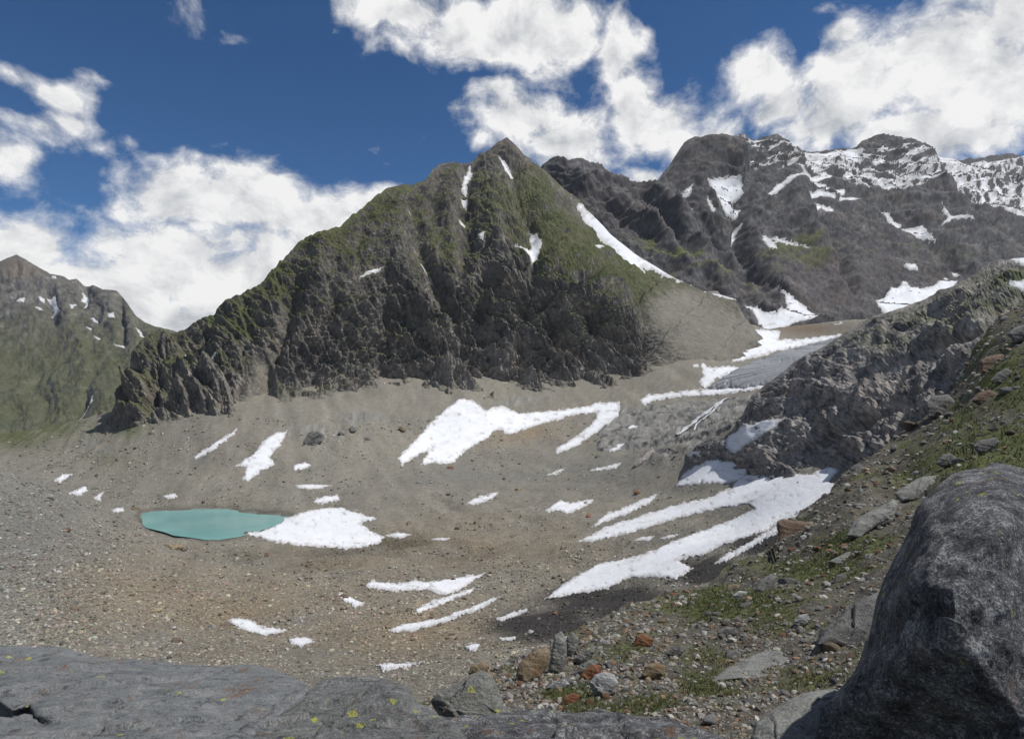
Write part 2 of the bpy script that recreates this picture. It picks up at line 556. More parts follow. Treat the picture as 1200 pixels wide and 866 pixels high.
# ------------------------------------------------------------------ snow patches: outlines read off the photograph, later laid on the terrain
# (terrain, label, outline); terrain: B basin, C central mountain, M snowy massif, L far peak, R rock ridge
SNOW = [
    ('B', 'broad white snow patch reaching into the turquoise lake', [(341, 605.6), (360, 598.7), (380, 595), (402, 595), (424, 603), (441, 608), (421, 614), (435, 622), (450, 630), (445, 637), (421, 642), (400, 643), (374, 641), (346, 639), (312, 633), (289, 626), (294, 620), (312, 613)]),
    ('B', 'wide arched snow apron hugging the foot of the central cliffs', [(466, 536), (483, 519), (504, 496), (525, 477), (538.5, 467), (552, 468.5), (570, 480.6), (587, 475), (608, 484), (642, 482), (667, 479), (691, 476), (698, 472), (725.5, 471), (725.5, 487.5), (705, 503), (677, 522), (653, 532.5), (649, 527), (677, 510), (694, 496), (700.6, 483), (663, 489), (621.6, 501), (597, 510), (583.5, 503), (573, 513.5), (556, 522), (538.5, 534), (533, 542), (493.5, 544), (502, 528), (486, 536), (471, 546)]),
    ('B', 'forked snow tongue on the scree below the dark gully', [(273.6, 547.4), (298, 531), (312, 514), (322, 507), (336.6, 505), (329, 521), (316, 536), (322, 545), (306, 552), (291, 564), (284, 562), (289, 547)]),
    ('B', 'thin dirty snow streak slanting up the scree beside the forked snow tongue', [(226, 536), (242.4, 525), (277, 503), (275, 509), (249, 528), (228.6, 539)]),
    ('B', 'small ragged snow scrap beside the boulders under the cliffs', [(343, 546), (357, 541), (366, 545), (358, 549), (346, 552)]),
    ('B', 'flat lens of snow on the gravel behind the big lake snow patch', [(346, 569), (367, 567), (388, 569), (374, 573), (352, 573)]),
    ('B', 'curled snow scrap touching the back of the lake snow patch', [(366, 588), (380, 582), (395, 580), (398, 586), (381, 591)]),
    ('B', 'small snow scrap on the valley scree behind the moraine mound', [(63, 564), (72, 556), (84, 556), (70, 566)]),
    ('B', 'small snow scrap on the valley scree behind the moraine mound', [(81, 578), (100, 569), (104, 574.5), (93.5, 581)]),
    ('B', 'small snow scrap on the valley scree behind the moraine mound', [(107, 583), (121, 577), (118, 587)]),
    ('B', 'little snow strip at the outer shore of the lake', [(130, 597), (145, 594), (146, 600), (134, 601)]),
    ('B', 'oval snow scrap just behind the far shore of the lake', [(191, 581), (206, 578), (208, 583), (197, 585)]),
    ('B', 'jagged snow patch on brown gravel above the grey slab', [(266, 727), (280, 724), (294, 727), (305, 734), (339, 738), (320, 744), (306, 744), (280, 736)]),
    ('B', 'stubby snow patch beside the jagged one above the grey slab', [(338, 749), (348, 746), (360, 747), (369, 752), (353, 758), (341, 755)]),
    ('B', 'long winged snow patch with a rusty boulder melting out of it', [(428, 685), (436, 680), (452, 683), (470, 684), (487, 679), (495, 683), (521, 679), (569, 671.5), (556, 680), (535, 693), (519, 698), (503, 691), (460, 692), (430, 689)]),
    ('B', 'slanting snow finger just below the winged snow patch', [(486, 715), (510, 702), (540, 694), (558, 687), (552, 694), (530, 703), (490, 719)]),
    ('B', 'long thin slanting snow stripe on the gravel slope', [(456, 738), (470, 732), (513, 725), (540, 716), (570, 704), (593, 696), (567, 712), (529, 727), (487, 739), (460, 741)]),
    ('B', 'snow scrap beside a dark boulder on open gravel', [(397, 695), (405, 695), (414, 702), (427.5, 707), (416, 712.5), (404, 705)]),
    ('B', 'narrow snow sliver above the lichen covered rock', [(441, 780), (452, 778), (465, 778), (497, 776), (476, 782), (449, 787)]),
    ('B', 'tiny snow scraps in the shade tinted scree', [(582, 725), (600, 718), (617, 713), (619, 716), (588, 728)]),
    ('B', 'tiny snow scraps in the shade tinted scree', [(545, 758), (553, 756), (563, 755), (558, 763), (550, 764)]),
    ('B', 'tiny snow scraps in the shade tinted scree', [(585, 748), (604, 746), (604, 750), (588, 751)]),
    ('B', 'lone wedge of snow in the middle of the gravel plain', [(547, 590), (556, 584), (563, 581), (583.5, 577), (578, 584), (562, 589), (552, 592)]),
    ('B', 'broad ragged snow wedge on the gravel plain', [(639, 599), (648, 591), (658, 586), (668, 589), (677, 588), (696, 585), (688, 593), (676, 598), (667, 602), (655, 599)]),
    ('B', 'faint snow streak on gravel in front of the arched snow apron', [(641, 557), (652, 551), (665, 547), (656, 555)]),
    ('B', 'faint snow streak in front of the low brown outcrop', [(692, 551), (710, 546), (730, 542), (722, 549), (702, 552)]),
    ('B', 'long dotted snow stripe above the great snow tongue', [(690, 620), (700, 611), (711, 602), (740, 591), (773, 577), (762, 590), (735, 602), (708, 612)]),
    ('B', 'upper limb of the great snow tongue below the rock ridge', [(675, 635), (711, 617), (746, 606), (790, 592), (830, 583), (857, 572), (868, 558), (890, 556), (935, 558), (905, 582), (870, 592), (850, 594), (800, 606), (775, 613), (740, 624), (700, 634)]),
    ('B', 'lower limb of the great snow tongue along the shade tinted scree', [(637, 703), (655, 688), (672, 677), (700, 661), (750, 651), (800, 630), (850, 612), (884, 597), (876, 590), (900, 574), (925, 555), (950, 556), (971, 547), (984, 551), (971, 565), (985, 571), (968, 587), (918, 610), (900, 621), (850, 638), (825, 650), (795, 657), (812, 666), (792, 679), (766, 676), (737, 677), (712, 690), (667, 697)]),
    ('B', 'blunt snow lobe at the head of the great snow tongue', [(792, 570), (800, 557), (809, 549), (831, 539), (850, 540), (876, 536), (883, 541), (876, 550), (874, 562), (850, 567), (825, 567)]),
    ('R', 'steep snow patch wedged into the end of the rock ridge', [(852, 513), (868, 500), (893, 493), (921, 491), (904, 505), (887, 513), (868, 525), (860, 532), (852, 526)]),
    ('R', 'small snow block beside the brown outcrop', [(803, 531), (812, 528), (821, 528), (822, 541), (806, 541)]),
    ('B', 'long thin snow rim along the shade tinted scree below the square block', [(837, 661), (850, 650), (870, 640), (910, 616), (912, 624), (880, 642), (852, 658)]),
    ('B', 'thin snow rim just above the square dark sided block', [(920, 609), (950, 591), (988, 571), (984, 580), (945, 604)]),
    ('B', 'blunt snow dash between the limbs of the great snow tongue', [(741, 633), (752, 629), (768, 628), (760, 634)]),
    ('B', 'pointed snow dash between the limbs of the great snow tongue', [(770, 632), (785, 627), (796, 626), (784, 632)]),
    ('B', 'short snow dash touching the lake snow patch on the wet flat', [(450, 628), (465, 624), (484, 626), (470, 631)]),
    ('B', 'lone snow dash farther out on the wet flat', [(504, 632), (517, 630), (530, 630), (520, 634)]),
    ('B', 'snow scrap in a hollow of the polished slabs', [(732, 503), (742, 497), (753, 495), (750, 500), (738, 505)]),
    ('B', 'snow scrap at the lower rim of the polished slabs', [(712, 529), (724, 521), (736, 517), (733, 523), (720, 529)]),
    ('B', 'snow band below the snout of the glacier', [(750, 469), (760, 462), (790, 460), (820, 456), (850, 455), (870, 452), (890, 448), (898, 450), (890, 456), (860, 461), (820, 464), (790, 466), (775, 468), (754, 475)]),
    ('B', 'hooked snow patch at the side of the glacier tongue', [(823, 426), (834, 431), (850, 429), (871, 431), (868, 435), (853, 442), (840, 444), (834, 450), (825, 456), (819, 447), (825, 440), (821, 432)]),
    ('B', 'wide ragged snowfield on top of the glacier', [(835, 396), (842, 390), (856, 391), (875, 387), (898, 386), (915, 388), (912, 398), (935, 398), (967, 394), (985, 392), (985, 398), (967, 402), (932, 408), (905, 414), (877, 421), (857, 425), (861, 417), (874, 408), (855, 405), (842, 407)]),
    ('M', 'snow cone fanning out below the gully behind the glacier', [(867, 346), (877, 359), (894, 370), (908, 371), (922, 363), (919, 348), (908, 337), (926, 349), (946, 363), (967, 374), (950, 379), (932, 382), (905, 392), (893, 389), (884, 374), (873, 362)]),
    ('B', 'snow speck beside the dirt covered ice hump', [(975, 378), (985, 376), (988, 380), (978, 381)]),
    ('B', 'round snow blob on the brown scree beside the glacier', [(828, 412), (834, 409), (835, 415), (829, 416)]),
    ('B', 'tiny snow blob beside the hooked snow patch at the glacier', [(812, 428), (818, 426), (819, 430), (813, 431)]),
    ('C', 'long snow couloir running diagonally down beside the green spur', [(673, 232), (684, 240), (695, 252), (707, 260), (719, 272), (731, 280), (746, 292), (752, 301), (774, 311), (797, 325), (822, 335), (846, 343), (820, 337), (796, 329), (769, 316), (754, 308), (757, 318), (745, 309), (736, 299), (725, 288), (707, 273), (694, 260), (683, 245)]),
    ('C', 'short snow strip at the lower end of the long couloir', [(822, 336), (842, 341), (858, 345), (862, 352), (842, 349), (826, 341)]),
    ('C', 'cross shaped snow patch on the green shoulder', [(621, 263), (629, 271), (637, 282), (633, 292), (624, 305), (622, 294), (603, 291), (617, 288), (625, 281)]),
    ('C', 'crooked snow thread just below the pointed summit', [(583, 180), (594, 187), (606, 204), (601, 206), (594, 196)]),
    ('C', 'snow thread in the upper notch gully', [(551, 192), (555, 200), (549, 211), (548, 222), (542, 214), (546, 202)]),
    ('C', 'middle snow bead in the notch gully', [(541, 225), (549, 229), (548, 240), (543, 235)]),
    ('C', 'lower snow bead in the notch gully', [(539, 250), (547, 254), (545, 259), (540, 257)]),
    ('C', 'small snow flag beside the notch gully', [(559, 272), (568, 272), (566, 281), (562, 279)]),
    ('C', 'white snow ledge high on the shaded face', [(422, 324), (430, 316.5), (450, 312.5), (444, 317), (432, 321)]),
    ('C', 'upper snow sliver in the long diagonal gully', [(492, 298), (497, 300), (503, 315), (499, 311)]),
    ('C', 'lower snow sliver in the long diagonal gully', [(504, 319), (507, 321), (510, 329), (506, 326)]),
    ('C', 'thin snow sliver high on the grassy ridge', [(475, 243), (478, 245), (483, 252), (479, 250)]),
    ('C', 'hooked snow patch on the grass terrace over the dark crag', [(201, 429), (212, 423), (222, 408), (222, 416), (217, 425), (208, 430)]),
    ('C', 'little snow slash on the grass terrace over the dark crag', [(233, 424), (246, 421), (258, 416), (248, 424), (238, 427)]),
    ('C', 'small snow dab on the green saddle near the couloir', [(692, 290), (701, 286), (711, 286), (703, 291)]),
    ('M', 'snow triangle pointing down the dark rock band', [(856, 262), (866, 258), (875, 254), (871, 264), (867, 273), (861, 267)]),
    ('M', 'broken snow bowl under the rounded tower', [(823, 220.6), (840.5, 218), (861, 216), (868, 220.6), (870, 229), (861, 236), (872, 241), (868, 248), (853, 252), (846, 247), (840, 240), (833, 232)]),
    ('M', 'ragged snow slope beside the snow bowl under the rounded tower', [(803, 223), (810, 221), (808, 231), (800, 236), (812, 245), (808, 252), (797, 248), (786, 238), (793, 232)]),
    ('M', 'thin snow crescent between the snow bowl and the ragged snow slope', [(825, 237), (832, 244), (838, 250), (833, 252), (827, 244)]),
    ('M', 'long arched snow band across the massif', [(899, 228), (906.5, 221.5), (919, 217.5), (936, 215.5), (956, 219), (970, 223), (989, 223.5), (989, 229.5), (972.5, 229), (960, 226), (941, 221.5), (923, 223), (908, 229), (902, 231)]),
    ('M', 'wavy snow band just over the long arched one', [(923, 207), (939.5, 209), (949, 212), (976, 208.5), (984, 213), (954, 218), (936, 214)]),
    ('M', 'short tapered snow band below the long arched one', [(937, 241), (945, 233), (956, 229.5), (977, 232.5), (977, 236.5), (958, 235), (949, 239)]),
    ('M', 'straight snow bar level with the tapered band', [(983, 232), (1000, 231), (1008, 233), (998, 236.5), (983, 236.5)]),
    ('M', 'lowest wavy snow band of the massif terraces', [(940, 243), (956, 241), (972.5, 245), (988, 251), (970, 250), (961, 247.5), (953, 252), (950, 247)]),
    ('M', 'snow strip over the green ledge', [(892, 277), (906.5, 285), (914, 296), (901, 289), (893, 282)]),
    ('M', 'thin snow strip trailing along the green ledge', [(900, 280), (917, 284.5), (930, 289), (944, 299), (926, 291), (908, 285)]),
    ('M', 'double snow slash on the blue grey rock slope', [(1026, 238), (1043, 244), (1056, 251), (1068, 258), (1084, 260), (1100, 276), (1077, 267), (1056, 258), (1042, 247)]),
    ('M', 'forked snow slash beside the double one', [(1100, 244), (1115, 256), (1126, 258), (1138, 265), (1118, 261), (1104, 263), (1110, 258)]),
    ('M', 'little snow dash low on the blue grey rock slope', [(1060, 309), (1073, 307.5), (1077, 314), (1066, 313)]),
    ('M', 'scalloped snow basin behind the rock ridge', [(1020, 350), (1037, 344), (1045, 333), (1053, 334), (1060, 327), (1068, 333), (1080, 336), (1096, 333), (1108, 321), (1122, 330), (1112, 345), (1080, 360), (1040, 368)]),
    ('M', 'small snow hollow beside the scalloped snow basin', [(1115, 309), (1121, 309), (1127, 318), (1119, 316)]),
    ('M', 'bright snow cornice beside the dark summit block', [(1086, 179), (1100, 181), (1124, 185.5), (1118, 189), (1103, 187)]),
    ('L', 'hourglass snow patch on the far peak', [(54, 347), (65, 347), (66, 358), (71, 366), (57.5, 366.5), (60, 360)]),
    ('L', 'hooked snow patch below the jagged crest of the far peak', [(95, 341), (104, 348), (102, 358), (97.5, 361), (99, 352), (94, 352)]),
    ('L', 'small snow patch scattered over the ledges of the far peak', [(18.5, 353), (23, 349), (29, 349), (27, 354)]),
    ('L', 'small snow patch scattered over the ledges of the far peak', [(44.5, 348), (52, 348), (52, 354), (47, 353)]),
    ('L', 'small snow patch scattered over the ledges of the far peak', [(40, 359), (46, 359), (51, 362.5), (45, 362.5)]),
    ('L', 'small snow patch scattered over the ledges of the far peak', [(82, 358), (91, 358), (88, 361), (86, 365), (83, 363)]),
    ('L', 'small snow patch scattered over the ledges of the far peak', [(106, 374), (111, 373), (117, 381), (110, 379)]),
    ('L', 'small snow patch scattered over the ledges of the far peak', [(127, 368), (134, 368.5), (135, 374), (128, 374.5)]),
    ('L', 'small snow patch scattered over the ledges of the far peak', [(134, 405), (147, 405), (146, 408.5), (138, 407.5)]),
    ('L', 'small snow patch scattered over the ledges of the far peak', [(101, 384.5), (109, 387), (108, 389), (101.5, 387)]),
    ('L', 'small snow patch scattered over the ledges of the far peak', [(111, 395.5), (119, 398.5), (118, 400.5), (111.5, 398)]),
    ('L', 'small snow patch scattered over the ledges of the far peak', [(60.5, 323.5), (66, 324), (66.5, 328), (61, 327)]),
    ('L', 'slim snow stripe on the far peak above the saddle', [(159, 385), (163, 387), (170.5, 399), (167, 400)]),
    ('L', 'snow slash in a gully of the green far slope', [(80, 491), (95, 478), (104, 471), (109, 465), (108, 471), (90, 488)]),
    ('R', 'snow drift lying in the cleft of the rock ridge', [(1052, 430), (1064, 419), (1080, 413), (1098, 406), (1093, 413), (1070, 425)]),
    ('R', 'upper snow drift in the cleft of the rock ridge', [(1112, 401), (1120, 393), (1135, 390), (1149, 385), (1136, 396), (1124, 403)]),
    ('R', 'lowest little snow drift in the cleft of the rock ridge', [(1018, 437), (1027, 431), (1036, 429), (1031, 436)]),
    ('R', 'snow tip between the drifts of the rock ridge', [(1040, 424), (1046, 419), (1052, 417), (1045, 424)]),
    ('R', 'snow strip under the rounded top of the rock ridge', [(1178, 333), (1200, 330), (1240, 327), (1240, 336), (1200, 339), (1188, 337)]),
    ('R', 'snow patch on the crest of the rock ridge', [(1182, 305), (1200, 299), (1240, 290), (1240, 310), (1200, 312)]),
]


def snow_mask(layer, x, y, pad=2.0):
    r = np.zeros(x.shape)
    for (ly, _, poly) in SNOW:
        if ly != layer:
            continue
        p = np.array(poly)
        x0, y0 = p.min(0) - 8
        x1, y1 = p.max(0) + 8
        m = (x > x0) & (x < x1) & (y > y0) & (y < y1)
        if m.any():
            r[m] = np.maximum(r[m], sstep(-pad - 2, pad, poly_sd(poly, x[m], y[m])))
    return r


GLACIER = [(831, 456), (846, 444), (862, 434), (887, 423), (918, 412), (955, 403), (985, 395), (995, 410), (950, 432), (915, 452), (895, 452), (870, 456)]
LAKE = [(164.5, 602), (175, 599), (194, 597.5), (215, 597.5), (242, 596), (277, 596.5), (282, 601), (305, 603), (332, 604.5), (343, 606), (336, 613), (320, 620), (304, 625), (289, 627), (270, 630), (256, 632), (242, 632), (222, 629), (205, 627), (194, 623), (173, 618), (165.5, 610)]
# ------------------------------------------------------------------ terrain sheets
class Sheet:
    """a mountain face: rows run from the skyline contour (top) down to below its foot; distances come from control points"""

    def __init__(self, top, bottom, ctrl, x0, x1, step, rows, power=1.0):
        xs = np.arange(x0, x1 + step, step)
        tp = np.array(sorted(top))
        bt = np.array(sorted(bottom))
        yt = np.interp(xs, tp[:, 0], tp[:, 1])
        yb = np.interp(xs, bt[:, 0], bt[:, 1])
        t = (np.linspace(0, 1, rows) ** power)[:, None]
        self.x = np.repeat(xs[None], rows, 0)
        self.y = yt[None] + (yb - yt)[None] * t
        C = np.array(ctrl, float)
        tps = TPS(C[:, :2], 1.0 / C[:, 2], lam=2e-4)
        q = np.clip(tps(self.x, self.y), 0.75 / C[:, 2].max(), 1.3 / C[:, 2].min())
        self.D = 1.0 / q
        self.base = ray(self.x, self.y, self.D)
        self.N = grid_normals(blur(self.base, 2))
        flip = np.sum(self.N * (self.base - np.array([0, 0, CAM_Z])), -1) > 0
        self.N[flip] *= -1
        self.xs, self.yt, self.yb, self.rows, self.power = xs, yt, yb, rows, power
        self.P = self.base

    def finish(self, disp):
        self.P = self.base + self.N * disp[..., None]
        self.nrm = grid_normals(self.P)
        flip = np.sum(self.nrm * self.N, -1) < 0
        self.nrm[flip] *= -1

    def at(self, x, y, A=None):
        A = self.P if A is None else A
        u = np.clip((x - self.xs[0]) / (self.xs[1] - self.xs[0]), 0, len(self.xs) - 1.001)
        yt = np.interp(x, self.xs, self.yt)
        yb = np.interp(x, self.xs, self.yb)
        t = np.clip((y - yt) / (yb - yt), 0, 0.9999) ** (1 / self.power) * (self.rows - 1)
        return bilin(A, t, u)

    def mesh(self, name, color, back=10, drop=0.9, reach=0.35, smooth=False):
        """adds the far side of the ridge so that the mountain has a body"""
        P, c = self.P, color
        top = P[0]
        out = top.copy()
        out[:, 2] = 0
        out[:, :2] /= np.linalg.norm(out[:, :2], axis=1, keepdims=True)
        rowsb, colb = [], []
        Dm = self.D[0].mean()
        for k in range(back, 0, -1):
            s = (k / back) ** 1.5 * reach * Dm
            r = top + out * s
            r[:, 2] = top[:, 2] - s * drop + fbm(r[:, 0] * 6 / Dm * 3, r[:, 1] * 6 / Dm * 3) * 0.04 * Dm * (k / back)
            rowsb.append(r)
            colb.append(c[0])
        Pa = np.concatenate([np.stack(rowsb), P], 0)
        ca = np.concatenate([np.stack(colb), c], 0)
        H, W = Pa.shape[:2]
        return mesh_from(name, Pa, grid_quads(H, W), colors=ca, smooth=smooth)


def bilin(A, t, u):
    i = np.clip(np.floor(t).astype(int), 0, A.shape[0] - 2)
    j = np.clip(np.floor(u).astype(int), 0, A.shape[1] - 2)
    ft, fu = t - i, u - j
    if A.ndim == 3:
        ft, fu = ft[..., None], fu[..., None]
    return (A[i, j] * (1 - ft) + A[i + 1, j] * ft) * (1 - fu) + (A[i, j + 1] * (1 - ft) + A[i + 1, j + 1] * ft) * fu


def gully(lst, x, y):
    """carved channels: (polyline in pixels, half width px, depth m)"""
    r = np.zeros(x.shape)
    for line, w, d in lst:
        dist, t = seg_dist(line, x + 2.5 * fbm(x / 14, y / 14, octv=2), y)
        r -= d * np.exp(-(dist / w) ** 2) * (0.35 + 0.65 * np.sin(np.pi * np.clip(t * 0.9 + 0.08, 0, 1)))
    return r


# points of the basin floor read off the photograph
B_CTRL = [(242, 632, 434), (242, 597, 527), (165, 603, 508), (340, 605, 502), (340, 628, 443), (420, 641, 415),
          (200, 760, 125), (200, 700, 205), (200, 660, 305), (300, 760, 125), (300, 690, 235), (350, 660, 330), (0, 740, 115), (0, 650, 190), (0, 600, 250), (0, 551, 300), (60, 577, 335), (120, 602, 405), (-150, 540, 260), (-150, 700, 120), (-150, 620, 190),
          (0, 579, 400), (0, 562, 640), (60, 592, 450), (60, 566, 640), (20, 547, 750), (-150, 560, 420), (-150, 550, 700),
          (0, 522, 930), (100, 530, 790), (150, 522, 740), (100, 497, 900), (150, 505, 790), (60, 505, 960), (0, 505, 1060), (-150, 500, 1050),
          (540, 620, 440), (540, 580, 560), (540, 547, 730), (470, 560, 640), (440, 600, 500), (700, 560, 610), (650, 600, 465), (700, 520, 810), (620, 530, 800), (600, 512, 850), (620, 482, 930), (700, 478, 950), (560, 478, 895), (480, 482, 860), (500, 520, 800),
          (700, 630, 330), (640, 700, 230), (560, 700, 240), (560, 660, 330), (460, 700, 240), (800, 640, 255), (900, 580, 270), (970, 570, 232), (800, 560, 480), (850, 545, 420), (760, 540, 560), (860, 512, 440), (800, 600, 350), (870, 615, 262), (720, 660, 265),
          (700, 700, 180), (850, 650, 172), (600, 740, 130), (960, 600, 180), (760, 680, 185), (1000, 600, 150),
          (500, 760, 110), (450, 800, 62), (200, 800, 62), (0, 800, 62), (600, 790, 62),
          (760, 500, 850), (850, 492, 690), (800, 480, 880), (820, 457, 960), (900, 425, 1120), (980, 397, 1300), (900, 372, 1450), (930, 350, 1530), (850, 395, 1270), (800, 425, 1080), (960, 378, 1470), (1010, 380, 1480), (870, 455, 900), (950, 420, 1100), (1050, 400, 1250),
          (250, 560, 600), (300, 520, 690), (200, 540, 680), (250, 502, 735), (350, 520, 705), (420, 500, 790), (420, 530, 705), (350, 492, 775), (300, 498, 745), (200, 515, 735), (250, 580, 555), (350, 560, 600), (420, 570, 590)]
C = np.array(B_CTRL, float)
W = ray(C[:, 0], C[:, 1], C[:, 2])
extra = np.array([[0, 8, 114], [-20, 6, 114], [15, 6, 116], [-60, 20, 104], [0, 25, 106], [-20, 25, 106], [30, 30, 106], [60, 60, 106], [200, 200, 110], [400, 500, 140], [700, 900, 190], [800, 1400, 300], [-900, 1200, 60], [-500, 300, 110]], float)
WP = np.concatenate([W, extra])
BT = TPS(WP[:, :2], WP[:, 2], lam=3e-4)

GRASS = np.array([0.062, 0.079, 0.024])
GRASS_DRY = np.array([0.102, 0.102, 0.042])
ROCK_DK = np.array([0.052, 0.051, 0.052])
ROCK = np.array([0.142, 0.136, 0.130])
ROCK_LT = np.array([0.30, 0.29, 0.275])
SCREE = np.array([0.200, 0.181, 0.143])
SCREE_GR = np.array([0.162, 0.157, 0.138])
RUST = np.array([0.17, 0.105, 0.06])

# ---- central mountain
C_TOP = [(105, 516), (120, 502), (132, 482), (143, 455), (150, 430), (158, 413), (173, 399), (194, 389), (208, 387), (222, 382), (242, 371), (256, 357), (277, 347), (294, 338), (308, 330), (322, 316), (332, 302), (346, 290), (364, 276), (384, 272.5), (400, 264), (414, 251), (435, 235), (452, 221), (466, 219), (483.5, 216), (501, 209), (508, 197), (516.5, 191), (527, 192.6), (535.5, 189), (551, 190), (563, 180), (577, 173), (588, 164), (594, 161.5), (598, 165), (605, 171), (613, 183), (625.5, 192), (634, 198), (650, 212), (675, 231), (690, 246), (715, 273), (745, 297), (790, 325), (830, 343), (862, 351), (868, 363), (878, 379), (890, 393), (900, 403), (915, 411)]
C_BOT = [(105, 560), (150, 550), (200, 545), (300, 535), (420, 525), (480, 510), (540, 500), (700, 505), (760, 490), (820, 465), (870, 430), (915, 415)]
C_CTRL = [(120, 505, 880), (143, 450, 900), (173, 399, 960), (208, 387, 980), (256, 357, 985), (308, 330, 1000), (364, 276, 1080), (414, 251, 1150), (452, 221, 1230), (508, 197, 1370), (551, 190, 1460), (594, 161.5, 1560), (634, 198, 1600), (675, 231, 1620), (745, 297, 1590), (830, 343, 1520), (880, 370, 1420), (915, 405, 1330),
          (120, 530, 830), (200, 515, 775), (250, 495, 775), (300, 495, 780), (350, 490, 815), (420, 490, 850), (480, 475, 905), (540, 468, 925), (620, 480, 965), (700, 475, 990), (750, 465, 1010), (800, 445, 1065), (840, 425, 1100), (890, 405, 1250),
          (200, 440, 880), (300, 420, 890), (330, 360, 960), (400, 380, 965), (440, 300, 1090), (500, 320, 1085), (500, 400, 1000), (560, 310, 1130), (590, 400, 1045), (600, 250, 1290), (545, 260, 1260), (640, 300, 1160), (640, 240, 1380), (700, 330, 1180), (690, 290, 1330), (700, 400, 1095), (760, 380, 1130), (790, 350, 1330), (830, 385, 1230), (480, 260, 1190), (150, 480, 840)]
# left to right spurs and channels of the face, in photo pixels
C_GULLY = [([(551, 190), (546, 215), (544, 245), (548, 270), (545, 300), (540, 330)], 9, 26), ([(486, 245), (493, 290), (510, 330), (532, 370), (556, 420), (572, 455)], 8, 30),
           ([(350, 330), (335, 380), (318, 425), (300, 470), (292, 500)], 11, 30), ([(585, 178), (600, 200), (612, 235), (622, 270), (630, 300), (622, 340), (612, 400), (606, 450)], 9, 26),
           ([(652, 213), (690, 256), (730, 288), (770, 314), (820, 338)], 9, 30), ([(690, 330), (700, 370), (690, 420), (680, 460)], 8, 22), ([(565, 330), (560, 380), (575, 430)], 7, 22),
           ([(250, 372), (236, 400), (222, 412), (214, 428)], 9, 20), ([(400, 320), (385, 380), (370, 430), (350, 480)], 10, 16), ([(450, 330), (455, 390), (450, 450)], 8, 16), ([(740, 340), (755, 380), (765, 430)], 8, 16), ([(640, 340), (650, 390), (645, 440)], 7, 18),
           ([(190, 400), (180, 440), (176, 490)], 8, 16), ([(430, 250), (420, 290), (425, 330)], 8, 14), ([(520, 200), (508, 240), (520, 280)], 8, 16)]
C_RIB = [([(575, 175), (570, 215), (580, 260), (590, 310), (595, 370), (590, 440)], 12, -22), ([(470, 222), (465, 260), (470, 310), (500, 370), (530, 430)], 12, -24), ([(380, 280), (370, 320), (350, 370), (345, 420)], 13, -24),
         ([(620, 190), (650, 250), (680, 300), (715, 340), (745, 400)], 14, -22), ([(270, 355), (262, 400), (255, 450)], 14, -24), ([(530, 195), (522, 240), (530, 300), (540, 360)], 9, -14)]
CS = Sheet(C_TOP, C_BOT, C_CTRL, 105, 915, 1.25, 270)


def joints(X, Y, Z, sets, warp, seed):
    """blocky crags: saw teeth along the joint planes of the rock; sets = (dir, spacing, amplitude)"""
    d = 0
    for k, (v, lam, amp) in enumerate(sets):
        w = lam * warp * fbm(X / (lam * 3) + seed + k, Y / (lam * 4), Z / (lam * 3), octv=4, gain=0.6)
        h = (X * v[0] + Y * v[1] + Z * v[2] + w) / lam
        f = h - np.floor(h)
        cell = np.sin(np.floor(h) * 12.9898 + k) * 43758.5453
        cell = cell - np.floor(cell)
        d = d + amp * ((f ** 1.4 - 0.42) + 0.5 * (cell - 0.5)) * (0.5 + np.clip(0.8 * fbm(X / (lam * 6) - k, Y / (lam * 8) + seed, Z / (lam * 6), octv=2) + 0.5, 0, 1))
    return d


def mountain_relief(S, fan, a_amp, r_amp, f_amp, seed, lam=1.0, ledges=0.0, lean=0.5):
    x, y = S.x, S.y
    X, Y, Z = S.base[..., 0], S.base[..., 1], S.base[..., 2]
    ang = np.arctan2(x - fan[0], np.maximum(y - fan[1], 5))
    rad = np.hypot(x - fan[0], y - fan[1])
    m = S.D.mean() / F_PX
    a = ang * 300 * m
    b = rad * m
    wx = 34 * lam * fbm(X / (90 * lam), Z / (90 * lam) + seed, octv=4, gain=0.55)
    n1 = ridged((a + wx) / (170 * lam) + seed, b / (520 * lam), octv=2, gain=0.4) - 0.45
    # channels: narrow runnels between broad ribs, and their mirror image, sharp ribs
    p2 = perlin((a + wx) / (46 * lam) + seed * 2, b / (190 * lam) + 5)
    p3 = perlin((a + wx * 0.8) / (19 * lam) + seed * 3, b / (75 * lam) + 2)
    p4 = perlin((a + wx * 0.6 + 5 * fbm(X / 12, Z / 12, octv=2)) / (7.5 * lam) + seed, b / (26 * lam))
    n2 = np.abs(p2) * 1.1 + 0.5 * np.abs(p3) + 0.26 * np.abs(p4) - 0.5
    fine = fbm(X / (7 * lam), Y / (9 * lam) + seed, Z / (6 * lam), octv=4, gain=0.72)
    rg = ridged(X / (15 * lam) + seed, Y / (30 * lam), Z / (17 * lam), octv=4, gain=0.65) - 0.4
    d = a_amp * n1 + r_amp * n2 + f_amp * (0.7 * fine + 0.55 * rg)
    if ledges:
        d = d + joints(X, Y, Z, [((0.25, 0.0, 0.97), 30 * lam, 1.0 * ledges), ((-0.45, 0.1, 0.88), 13 * lam, 0.5 * ledges), ((0.8, 0.2, lean), 17 * lam, 0.6 * ledges), ((0.75, -0.1, -lean), 6.5 * lam, 0.3 * ledges), ((0.1, 0, 0.99), 5 * lam, 0.26 * ledges)], 0.8, seed)
    return d


